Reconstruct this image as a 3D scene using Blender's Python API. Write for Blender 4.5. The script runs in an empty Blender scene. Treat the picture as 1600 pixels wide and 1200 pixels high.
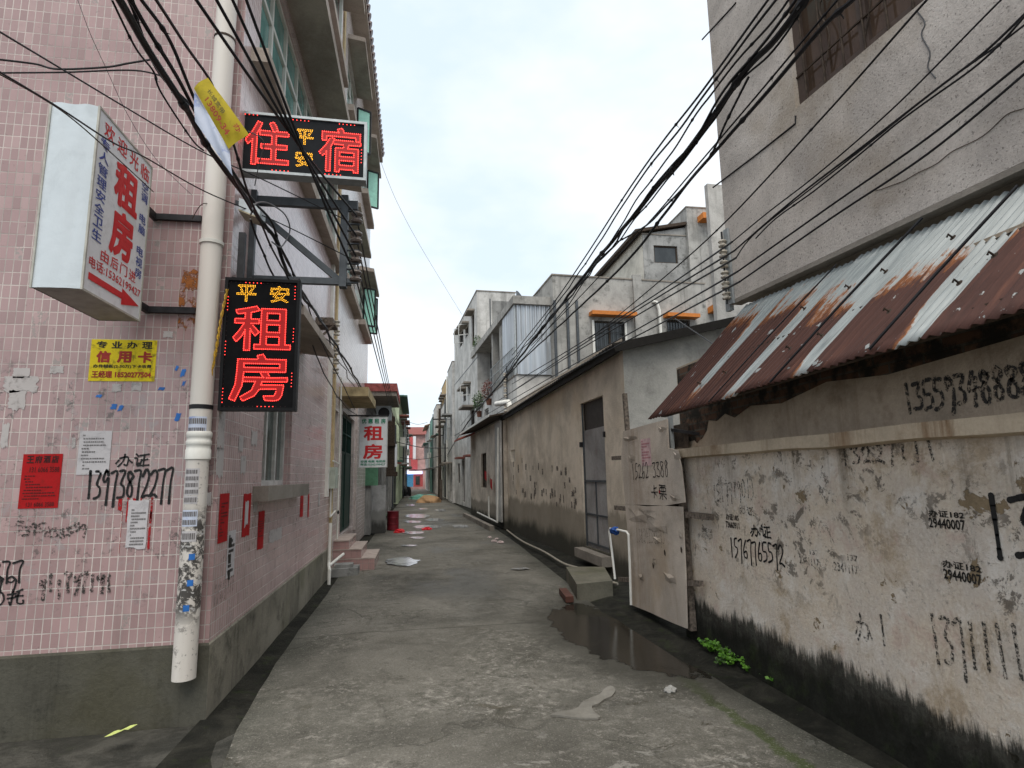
import bpy, bmesh, math, random
from mathutils import Vector, Matrix, noise
V = Vector
rnd = random.Random(7)
sc = bpy.context.scene
COL = sc.collection
# ------------------------------------------------------------------ camera
YAW, PITCH, ROLL, EYE = math.radians(9.405), math.radians(8.929), -0.019, 1.55
FPX = 911.0                                   # focal length in photo pixels (1600 wide)
CM = Matrix.Rotation(-YAW, 3, 'Z') @ Matrix.Rotation(math.pi/2 + PITCH, 3, 'X') @ Matrix.Rotation(ROLL, 3, 'Z')
cd = bpy.data.cameras.new('camera'); cam = bpy.data.objects.new('camera', cd); COL.objects.link(cam)
cam.matrix_world = Matrix.Translation((0, 0, EYE)) @ CM.to_4x4()
cd.sensor_width = 36; cd.lens = 36*FPX/1600; cd.clip_start = 0.05; cd.clip_end = 2000
sc.camera = cam
# ------------------------------------------------------------------ sky, sun, exposure
SUN_EL, SUN_AZ = math.radians(62), math.radians(185)      # azimuth from +Y towards +X
w = bpy.data.worlds.new('World'); sc.world = w; w.use_nodes = True
nt = w.node_tree; nt.nodes.clear()
def wn(t): return nt.nodes.new(t)
sky = wn('ShaderNodeTexSky'); sky.sky_type = 'NISHITA'; sky.sun_disc = False
sky.sun_elevation = SUN_EL; sky.sun_rotation = SUN_AZ
bg1 = wn('ShaderNodeBackground'); bg1.inputs[1].default_value = 0.1
bg2 = wn('ShaderNodeBackground'); bg2.inputs[1].default_value = 1.0
tc = wn('ShaderNodeTexCoord'); mp = wn('ShaderNodeMapping'); mp.inputs['Scale'].default_value = (1.5, 1.5, 3.2)
n1 = wn('ShaderNodeTexNoise'); n1.inputs['Scale'].default_value = 2.1; n1.inputs['Detail'].default_value = 5; n1.inputs['Roughness'].default_value = .5
cr = wn('ShaderNodeValToRGB'); e = cr.color_ramp.elements
e[0].position = .34; e[0].color = (.435, .505, .565, 1); e[1].position = .60; e[1].color = (.57, .592, .612, 1)
mxs = wn('ShaderNodeMixShader'); mxs.inputs[0].default_value = .9; out = wn('ShaderNodeOutputWorld')
L = nt.links.new
L(tc.outputs['Generated'], mp.inputs[0]); L(mp.outputs[0], n1.inputs['Vector']); L(n1.outputs['Fac'], cr.inputs[0])
L(cr.outputs[0], bg2.inputs[0]); L(sky.outputs[0], bg1.inputs[0])
L(bg1.outputs[0], mxs.inputs[1]); L(bg2.outputs[0], mxs.inputs[2]); L(mxs.outputs[0], out.inputs[0])
sl = bpy.data.lights.new('sun', 'SUN'); sl.energy = 1.4; sl.angle = math.radians(50); sl.color = (1, .93, .83)
so = bpy.data.objects.new('sun', sl); COL.objects.link(so); so.location = (0, 0, 30)
sd = V((math.sin(SUN_AZ)*math.cos(SUN_EL), math.cos(SUN_AZ)*math.cos(SUN_EL), math.sin(SUN_EL)))
so.rotation_euler = sd.to_track_quat('Z', 'Y').to_euler()
sc.view_settings.view_transform = 'Standard'; sc.view_settings.look = 'None'
sc.view_settings.exposure = 1.0; sc.view_settings.gamma = 1
# ------------------------------------------------------------------ pixel -> point helpers (photo pixels, known plane)
def ray(x, y): return CM @ V(((x-800)/FPX, (600-y)/FPX, -1))
E0 = V((0, 0, EYE))
def onX(x, y, X): r = ray(x, y); return E0 + r*(X/r.x)
def onY(x, y, Y): r = ray(x, y); return E0 + r*(Y/r.y)
def onZ(x, y, Z=0): r = ray(x, y); return E0 + r*((Z-EYE)/r.z)
def onP(x, y, p, n): r = ray(x, y); return E0 + r*((V(p)-E0).dot(V(n))/r.dot(V(n)))
# ------------------------------------------------------------------ materials
class T:
    def __init__(s, name, rough=.8, metal=0, spec=.3):
        s.m = bpy.data.materials.new(name); s.m.use_nodes = True
        s.t = s.m.node_tree; s.b = s.t.nodes['Principled BSDF']
        s.b.inputs['Roughness'].default_value = rough; s.b.inputs['Metallic'].default_value = metal
        s.b.inputs['Specular IOR Level'].default_value = spec
    def n(s, t): return s.t.nodes.new(t)
    def set(s, i, v):
        if hasattr(v, 'is_linked') or hasattr(v, 'links'): s.t.links.new(v, i)
        else:
            if isinstance(v, tuple) and len(v) == 3 and i.type == 'RGBA': v = v + (1,)
            i.default_value = v
    def pos(s): return s.n('ShaderNodeNewGeometry').outputs['Position']
    def uv(s): return s.n('ShaderNodeUVMap').outputs['UV']
    def sc(s, vec, x, y, z, loc=(0, 0, 0)):
        k = s.n('ShaderNodeMapping'); s.set(k.inputs[0], vec); k.inputs['Scale'].default_value = (x, y, z); k.inputs['Location'].default_value = loc
        return k.outputs[0]
    def noise(s, vec, scale, detail=5, rough=.6, dist=0):
        k = s.n('ShaderNodeTexNoise'); s.set(k.inputs['Vector'], vec)
        k.inputs['Scale'].default_value = scale; k.inputs['Detail'].default_value = detail
        k.inputs['Roughness'].default_value = rough; k.inputs['Distortion'].default_value = dist
        return k.outputs['Fac']
    def voro(s, vec, scale, feat='F1', o='Distance'):
        k = s.n('ShaderNodeTexVoronoi'); k.feature = feat; s.set(k.inputs['Vector'], vec); k.inputs['Scale'].default_value = scale
        return k.outputs[o]
    def step(s, f, a, b):
        k = s.n('ShaderNodeMapRange'); k.interpolation_type = 'SMOOTHSTEP'; s.set(k.inputs[0], f)
        s.set(k.inputs[1], min(a, b)); s.set(k.inputs[2], max(a, b))
        k.inputs[3].default_value, k.inputs[4].default_value = (0, 1) if a < b else (1, 0)
        return k.outputs[0]
    def ramp(s, f, stops):
        k = s.n('ShaderNodeValToRGB'); s.set(k.inputs[0], f); e = k.color_ramp.elements
        while len(e) < len(stops): e.new(.5)
        for q, (p, c) in zip(e, stops): q.position = p; q.color = c + (1,)
        return k.outputs[0]
    def mix(s, f, a, b, mode='MIX'):
        k = s.n('ShaderNodeMix'); k.data_type = 'RGBA'; k.blend_type = mode
        s.set(k.inputs[0], f); s.set(k.inputs[6], a); s.set(k.inputs[7], b); return k.outputs[2]
    def m2(s, op, a, b=0.0):
        k = s.n('ShaderNodeMath'); k.operation = op; s.set(k.inputs[0], a); s.set(k.inputs[1], b); return k.outputs[0]
    def xyz(s, vec): k = s.n('ShaderNodeSeparateXYZ'); s.set(k.inputs[0], vec); return k.outputs
    def color(s, c): s.set(s.b.inputs['Base Color'], c); return s
    def roughness(s, c): s.set(s.b.inputs['Roughness'], c); return s
    def bump(s, h, st=.3, d=.01):
        k = s.n('ShaderNodeBump'); k.inputs['Strength'].default_value = st; k.inputs['Distance'].default_value = d
        s.set(k.inputs['Height'], h); s.t.links.new(k.outputs[0], s.b.inputs['Normal']); return s
MATS = {}
def plain(name, c, rough=.6, metal=0, var=.18, scale=9, spec=.3):
    if name in MATS: return MATS[name]
    t = T(name, rough, metal, spec); p = t.pos(); n = t.noise(p, scale, 5, .65)
    d = tuple(x*(1-var*1.6) for x in c); l = tuple(min(1, x*(1+var)) for x in c)
    t.color(t.ramp(n, [(.3, d), (.7, l)])); t.bump(n, .12, .004)
    MATS[name] = t.m; return t.m
def emit(name, c, st):
    t = T(name, .5); t.color(tuple(x*.5 for x in c)); t.b.inputs['Emission Color'].default_value = c + (1,); t.b.inputs['Emission Strength'].default_value = st
    return t.m
def concrete(name, base, stain, streak=.5, rough=.9, speck=0.0, grain=40, amount=.5, streakscale=2.2, tint=None, foot=None):
    """weathered render / concrete wall: cloudy mottling, vertical run-off streaks, grain"""
    t = T(name, rough, 0, .1); p = t.pos()
    a = t.noise(p, 1.1, 8, .68, .4); b = t.noise(p, grain, 4, .7)
    c = t.mix(t.step(a, .36, .66), base, tuple(x*.66 for x in base))
    c = t.mix(t.m2('MULTIPLY', t.step(t.noise(p, 3.3, 8, .7), .5, .75), amount), c, stain)
    st = t.noise(t.sc(p, streakscale, streakscale, .13), 1.0, 9, .78)
    c = t.mix(t.m2('MULTIPLY', t.step(st, .5, .74), streak), c, stain)
    if tint: c = t.mix(t.m2('MULTIPLY', t.step(t.noise(p, .8, 5, .6), .5, .7), .6), c, tint)
    if foot:                                              # rising damp: (height, dark colour, mid colour)
        z = t.xyz(p)[2]; e = t.m2('ADD', z, t.m2('MULTIPLY', t.m2('SUBTRACT', t.noise(t.sc(p, 6, 6, 1.2), 1, 9, .8), .5), .45)); e = t.m2('ADD', e, t.m2('MULTIPLY', t.m2('SUBTRACT', t.noise(p, .9, 4, .6), .5), .5))
        c = t.mix(t.m2('MULTIPLY', t.step(e, foot[0]+.12, foot[0]-.02), .75), c, foot[2]); c = t.mix(t.m2('MULTIPLY', t.step(e, foot[0]*.62, foot[0]*.25), .85), c, foot[1])
    if speck: c = t.mix(t.m2('MULTIPLY', t.step(t.noise(p, 75, 3, .6), .58, .68), speck), c, tuple(x*.25 for x in stain))
    c = t.mix(.22, c, t.ramp(b, [(.2, (.25, .25, .25)), (.8, (.85, .85, .85))]), 'OVERLAY')
    t.color(c); t.bump(t.m2('ADD', b, a), .45, .012)
    return t.m
def tile_mat(name, w, h, tile, grout, dirt=.6, offset=0.0, mortar=.0035, var=.10):
    t = T(name, .45, 0, .4); u = t.uv(); p = t.pos()
    k = t.n('ShaderNodeTexBrick'); k.offset = offset; k.squash = 1
    t.set(k.inputs['Vector'], u); k.inputs['Scale'].default_value = 1
    k.inputs['Mortar Size'].default_value = mortar; k.inputs['Mortar Smooth'].default_value = .3; k.inputs['Bias'].default_value = 0
    k.inputs['Brick Width'].default_value = w; k.inputs['Row Height'].default_value = h
    k.inputs['Color1'].default_value = tuple(x*(1-var) for x in tile) + (1,); k.inputs['Color2'].default_value = tuple(min(1, x*(1+var)) for x in tile) + (1,)
    z = t.xyz(p)[2]
    su = t.xyz(u); fl = lambda a, k: t.m2('FLOOR', t.m2('DIVIDE', a, k)); cv = t.n('ShaderNodeCombineXYZ'); t.set(cv.inputs[0], fl(su[0], w)); t.set(cv.inputs[1], fl(su[1], h))
    wn_ = t.n('ShaderNodeTexWhiteNoise'); wn_.noise_dimensions = '2D'; t.set(wn_.inputs['Vector'], cv.outputs[0]); rv_ = wn_.outputs['Value']
    gd = t.step(t.noise(p, 1.3, 6, .7), .42, .62)                      # grout dirty in places
    g = t.mix(t.m2('MULTIPLY', gd, .7), grout, tuple(x*.42 for x in grout)); t.set(k.inputs['Mortar'], g)
    c = k.outputs['Color']
    c = t.mix(t.m2('MULTIPLY', t.step(rv_, .80, .95), .22), c, (.62, .47, .45)); c = t.mix(t.m2('MULTIPLY', t.step(rv_, .12, .02), .35), c, (.27, .19, .18))
    chip = t.m2('MULTIPLY', t.m2('GREATER_THAN', rv_, .975), t.step(t.noise(p, 45, 3, .6), .50, .54)); c = t.mix(t.m2('MULTIPLY', chip, .8), c, (.30, .28, .26))
    runs = t.step(t.noise(t.sc(p, 5, 5, .22), 1, 8, .72), .53, .74); c = t.mix(t.m2('MULTIPLY', runs, .38), c, (.20, .165, .155))
    c = t.mix(t.m2('MULTIPLY', t.step(t.noise(p, 1.1, 6, .65), .45, .7), .35), c, tuple(x*.62 for x in tile))
    # glue residue and soot rubbed round the bill-sticking height
    band = t.m2('MULTIPLY', t.step(z, 2.7, 2.15), t.step(z, .55, 1.0))
    f = t.m2('MULTIPLY', band, t.m2('MULTIPLY', t.step(t.noise(p, 4, 4, .6), .45, .6), t.step(t.noise(p, 22, 9, .78, .4), .52, .62))); f = t.m2('MULTIPLY', f, dirt)
    c = t.mix(f, c, (.085, .08, .075))
    f2 = t.m2('MULTIPLY', band, t.m2('MULTIPLY', t.step(t.noise(t.sc(p, 1, 1, 1, (5, 3, 1)), 3, 4, .6), .48, .6), t.step(t.noise(p, 14, 8, .75, .3), .5, .6))); f2 = t.m2('MULTIPLY', f2, dirt*.7)
    c = t.mix(f2, c, (.34, .32, .32))
    fine = t.m2('MULTIPLY', t.step(t.noise(p, 28, 4, .7), .62, .72), .35); c = t.mix(fine, c, (.11, .085, .08))
    t.color(c); t.roughness(t.step(k.outputs['Fac'], -.6, 1.6)); t.bump(t.m2('MULTIPLY', k.outputs['Fac'], -1), .5, .004)
    return t.m
def mold_wall(name):
    """old lime-washed wall: patchy cream wash, flaking, soot and rust runs, black mould at the foot"""
    t = T(name, .95, 0, .05); p = t.pos(); z = t.xyz(p)[2]
    o = lambda k: t.sc(p, 1, 1, 1, (k*3.7, k*1.9, k*2.3))
    a = t.noise(p, 1.5, 8, .68, .5); b = t.noise(o(1), 7, 10, .76, .4); f = t.noise(p, 48, 5, .75)
    c = t.mix(t.step(a, .36, .62), (.66, .56, .45), (.60, .53, .46))
    c = t.mix(t.m2('MULTIPLY', t.step(t.noise(o(2), 2.4, 10, .72, .3), .48, .64), .8), c, (.74, .685, .62))
    c = t.mix(t.m2('MULTIPLY', t.step(t.noise(o(3), 2.0, 10, .75, .4), .52, .66), .75), c, (.40, .305, .205))
    c = t.mix(t.m2('MULTIPLY', t.step(t.noise(o(4), 4.5, 9, .72, .3), .54, .66), .5), c, (.53, .38, .32))
    zone = t.m2('MULTIPLY', t.step(z, .55, .9), t.step(t.noise(o(5), 1.3, 4, .6), .42, .6))
    c = t.mix(t.m2('MULTIPLY', t.step(b, .535, .575), t.m2('MULTIPLY', zone, .85)), c, (.135, .115, .095))
    c = t.mix(t.m2('MULTIPLY', t.step(t.noise(o(6), 22, 8, .8), .57, .66), .55), c, (.15, .13, .115))
    fl = t.noise(o(7), 3.4, 10, .66, .3)
    c = t.mix(t.step(fl, .622, .630), c, (.27, .205, .13))
    run = t.noise(t.sc(p, 3.5, 3.5, .12), 1, 8, .75)
    c = t.mix(t.m2('MULTIPLY', t.step(run, .5, .7), t.m2('MULTIPLY', t.step(z, 1.0, 1.72), .75)), c, (.15, .115, .075))
    e = t.m2('ADD', z, t.m2('MULTIPLY', t.m2('SUBTRACT', t.noise(t.sc(p, 11, 11, 1.6), 1, 9, .85), .5), .42))
    e = t.m2('ADD', e, t.m2('MULTIPLY', t.m2('SUBTRACT', t.noise(p, 1.2, 4, .6), .5), .34))
    mf = t.step(e, .40, .31)
    c = t.mix(t.m2('MULTIPLY', mf, .95), c, t.mix(t.step(b, .42, .66), (.012, .013, .011), (.05, .052, .044)))
    c = t.mix(t.m2('MULTIPLY', t.step(e, .30, .16), .75), c, t.mix(t.step(t.noise(o(8), 3, 7, .7), .5, .65), (.010, .011, .009), (.022, .032, .012)))
    c = t.mix(.35, c, t.ramp(f, [(.22, (.18, .18, .18)), (.78, (.85, .85, .85))]), 'OVERLAY')
    t.color(c); t.bump(t.m2('ADD', f, t.m2('MULTIPLY', t.m2('ADD', b, t.step(fl, .630, .622)), 1.6)), .7, .014)
    return t.m
def road_mat():
    t = T('worn_concrete_road', .88, 0, .18); p = t.pos(); X, Y, Z_ = t.xyz(p)[0], t.xyz(p)[1], t.xyz(p)[2]
    o = lambda k, sx=1, sy=1: t.sc(p, sx, sy, 1, (k*3.1, k*1.7, 0))
    a = t.noise(p, .6, 8, .66, .6); b = t.noise(o(1), 3.2, 10, .74, .4); g = t.noise(o(2), 11, 9, .78, .3); f = t.noise(p, 60, 5, .8)
    c = t.ramp(a, [(.32, (.066, .062, .052)), (.48, (.138, .130, .110)), (.66, (.205, .192, .165))])
    c = t.mix(t.m2('MULTIPLY', t.step(b, .50, .70), .5), c, (.245, .23, .20))
    c = t.mix(t.m2('MULTIPLY', t.step(t.noise(o(3), 1.9, 10, .74, .4), .52, .70), .7), c, (.085, .078, .062))
    near = t.m2('ADD', t.m2('MULTIPLY', t.step(Y, 7.5, 3.0), .8), .2)
    clus = t.step(t.noise(o(4), 1.1, 5, .6), .42, .60)
    c = t.mix(t.m2('MULTIPLY', t.m2('MULTIPLY', t.step(g, .515, .60), clus), t.m2('MULTIPLY', near, .8)), c, (.36, .335, .295))
    c = t.mix(t.m2('MULTIPLY', t.m2('MULTIPLY', t.step(g, .48, .40), clus), .7), c, (.070, .068, .052))
    holl = t.step(t.noise(o(5), 2.1, 10, .75, .9), .60, .66)
    hn = t.m2('MULTIPLY', holl, t.step(Y, 5.5, 3.2)); c = t.mix(t.m2('MULTIPLY', hn, .85), c, (.085, .070, .042))
    pe = t.noise(o(6, 1, 1.3), 2.6, 11, .76, .6); c = t.mix(t.m2('MULTIPLY', t.step(pe, .585, .60), t.m2('MULTIPLY', t.step(Y, 4.6, 2.8), .75)), c, (.34, .325, .29))
    ed = t.m2('ADD', t.step(t.m2('ADD', X, t.m2('MULTIPLY', b, .9)), -.25, -1.0), t.step(t.m2('ADD', X, t.m2('MULTIPLY', b, .8)), 2.2, 2.9))
    c = t.mix(t.m2('MULTIPLY', ed, .8), c, (.055, .058, .046))
    ms = t.m2('MULTIPLY', t.step(t.m2('ABSOLUTE', t.m2('SUBTRACT', X, t.m2('ADD', 1.82, t.m2('MULTIPLY', b, .45)))), .075, .02), t.step(Y, 5.2, 4.2))
    c = t.mix(t.m2('MULTIPLY', ms, .7), c, (.055, .080, .016))
    wv = t.n('ShaderNodeVectorMath'); wv.operation = 'ADD'; nz = t.n('ShaderNodeTexNoise'); t.set(nz.inputs['Vector'], p); nz.inputs['Scale'].default_value = 2.5; nz.inputs['Detail'].default_value = 6
    t.set(wv.inputs[0], t.sc(p, .55, .42, 1)); sc2 = t.n('ShaderNodeVectorMath'); sc2.operation = 'SCALE'; t.set(sc2.inputs[0], nz.outputs['Color']); sc2.inputs[3].default_value = .35; t.set(wv.inputs[1], sc2.outputs[0])
    ck = t.m2('MULTIPLY', t.step(t.voro(wv.outputs[0], 1.0, 'DISTANCE_TO_EDGE'), .012, .004), t.step(t.noise(o(7), .7, 3, .5), .45, .55))
    c = t.mix(t.m2('MULTIPLY', ck, .32), c, (.045, .042, .034))
    jt = t.step(t.m2('ABSOLUTE', t.m2('SUBTRACT', t.m2('FRACT', t.m2('DIVIDE', t.m2('ADD', Y, t.m2('MULTIPLY', b, .05)), 4.3)), .5)), .0035, .0015)
    c = t.mix(t.m2('MULTIPLY', jt, .7), c, (.05, .047, .038))
    # shallow sheet of rain water by the boards: an ellipse with a ragged shore
    dx = t.m2('DIVIDE', t.m2('SUBTRACT', t.m2('ADD', X, t.m2('MULTIPLY', t.m2('SUBTRACT', Y, 5.85), .10)), 2.02), .62); dy = t.m2('DIVIDE', t.m2('SUBTRACT', Y, 5.85), 1.35)
    rr = t.m2('ADD', t.m2('ADD', t.m2('MULTIPLY', dx, dx), t.m2('MULTIPLY', dy, dy)), t.m2('MULTIPLY', t.m2('SUBTRACT', t.noise(p, 3.4, 6, .6), .5), 1.3))
    wat = t.step(rr, .98, .90); damp = t.step(rr, 2.6, .9)
    wet = t.m2('MULTIPLY', t.step(t.noise(o(8, 1, .5), .8, 6, .6), .48, .66), t.step(Y, 5.0, 9.0))
    gr = t.noise(o(9), 95, 3, .65); c = t.mix(t.m2('MULTIPLY', t.step(gr, .60, .66), .45), c, (.40, .375, .33)); c = t.mix(t.m2('MULTIPLY', t.step(gr, .40, .34), .55), c, (.045, .042, .034))
    fk = t.noise(o(10, 1, 1.5), 20, 6, .7); c = t.mix(t.m2('MULTIPLY', t.step(fk, .615, .635), t.m2('MULTIPLY', t.m2('MAXIMUM', clus, .35), .8)), c, (.40, .375, .33))
    c = t.mix(.45, c, t.ramp(f, [(.2, (.12, .12, .12)), (.8, (.90, .90, .90))]), 'OVERLAY')
    c = t.mix(t.m2('MULTIPLY', t.m2('MAXIMUM', t.m2('MULTIPLY', wet, .55), t.m2('MULTIPLY', damp, .8)), 1.0), c, (.055, .052, .042)); c = t.mix(wat, c, (.020, .018, .014))
    t.color(c)
    r_ = t.mix(wet, (.88, .88, .88), (.42, .42, .42)); t.roughness(t.mix(wat, r_, (.07, .07, .07)))
    h = t.m2('ADD', t.m2('MULTIPLY', f, .6), t.m2('ADD', t.m2('MULTIPLY', t.m2('ADD', b, g), 1.5), t.m2('ADD', t.m2('MULTIPLY', ck, -.7), t.m2('ADD', t.m2('MULTIPLY', hn, -.9), t.m2('MULTIPLY', t.step(pe, .585, .60), .6)))))
    t.bump(t.m2('MULTIPLY', h, t.m2('SUBTRACT', 1.0, t.m2('MULTIPLY', wat, .97))), .7, .016)
    return t.m
def ground_mat(name, c1, c2, moss=.5):
    t = T(name, .85, 0, .12); p = t.pos(); b = t.noise(p, 3, 9, .75, .5); f = t.noise(p, 40, 5, .75)
    c = t.mix(t.step(b, .4, .66), c1, c2)
    c = t.mix(t.m2('MULTIPLY', t.step(t.noise(p, 5, 8, .7), .55, .68), moss), c, (.035, .052, .014))
    c = t.mix(t.m2('MULTIPLY', t.step(f, .64, .7), .35), c, (.22, .2, .17))
    t.color(c); t.bump(t.m2('ADD', f, t.m2('MULTIPLY', b, 2)), .8, .02); return t.m
def rust_roof():
    t = T('rusted_galvanised_sheet', .6, 0, .4); u = t.xyz(t.uv()); p = t.uv()
    s, v = u[0], u[1]                                               # s metres along eave, v 0 (top) .. 1 (eave)
    fr = t.m2('FRACT', t.m2('DIVIDE', t.m2('ADD', s, .02), .78))    # one sheet is .78 m wide
    lift = t.step(fr, .68, .80)                                      # lapped edge keeps its zinc longer
    n = t.noise(t.sc(p, 30, 3.2, 1), 1, 8, .78, .2); n2 = t.noise(t.sc(p, 9, 5.0, 1), 1, 7, .72, .4); n3 = t.noise(t.sc(p, 1.1, 1.3, 1), 1, 4, .6)
    e = t.m2('ADD', v, t.m2('MULTIPLY', t.m2('SUBTRACT', n, .5), .62))
    e = t.m2('ADD', e, t.m2('MULTIPLY', t.m2('SUBTRACT', n3, .5), .9))
    e = t.m2('SUBTRACT', e, t.m2('MULTIPLY', lift, .72))
    e = t.m2('ADD', e, t.m2('MULTIPLY', t.m2('SUBTRACT', n2, .5), .40))
    e = t.m2('ADD', e, t.m2('MULTIPLY', t.step(s, 2.4, .1), .36))
    rm = t.step(e, .40, .43); edge = t.m2('MULTIPLY', t.step(e, .36, .41), t.step(e, .52, .43))
    sp = t.step(t.noise(t.sc(p, 20, 9.0, 1, (3, 1, 0)), 1, 5, .6), .64, .66)
    rm = t.m2('MULTIPLY', rm, t.m2('SUBTRACT', 1.0, t.m2('MULTIPLY', sp, .9)))
    zinc = t.ramp(t.noise(t.sc(p, 30, 3, 1), 1, 6, .6), [(.3, (.22, .245, .245)), (.7, (.44, .465, .455))])
    rust = t.ramp(t.noise(t.sc(p, 22, 1.6, 1), 1, 8, .7), [(.25, (.042, .021, .018)), (.55, (.088, .038, .029)), (.72, (.17, .070, .042)), (.85, (.25, .105, .05))])
    c = t.mix(rm, zinc, rust); c = t.mix(t.m2('MULTIPLY', edge, .65), c, (.33, .12, .035))
    t.color(c); t.roughness(t.mix(rm, (.42, .42, .42), (.85, .85, .85))); t.bump(t.m2('MULTIPLY', rm, -1), .3, .003)
    return t.m
def worn_paint(name, c, th=.42, sc_=30):
    t = T(name, .6); t.color(c); p = t.pos()
    m = t.n('ShaderNodeMixShader'); tr = t.n('ShaderNodeBsdfTransparent')
    o = t.t.nodes['Material Output']; f = t.step(t.noise(p, sc_, 6, .75), th-.04, th+.06)
    t.t.links.new(f, m.inputs[0]); t.t.links.new(tr.outputs[0], m.inputs[1]); t.t.links.new(t.b.outputs[0], m.inputs[2]); t.t.links.new(m.outputs[0], o.inputs[0])
    return t.m
def paper_mat(name, c, dirt=(.15, .13, .12), amt=.4, s=14):
    t = T(name, .75, 0, .2); p = t.pos(); n = t.noise(p, s, 7, .7, .4)
    cc = t.mix(t.m2('MULTIPLY', t.step(n, .5, .66), amt), c, dirt); t.color(cc); t.bump(t.noise(p, 12, 3, .5), .3, .01); return t.m
def glass_mat(name, c, rough=.12):
    t = T(name, rough, 0, .6); p = t.pos(); n = t.noise(t.sc(p, 1, 1, .6), 2.4, 4, .6)
    t.color(t.mix(t.step(n, .35, .65), tuple(x*.55 for x in c), c)); return t.m
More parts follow.
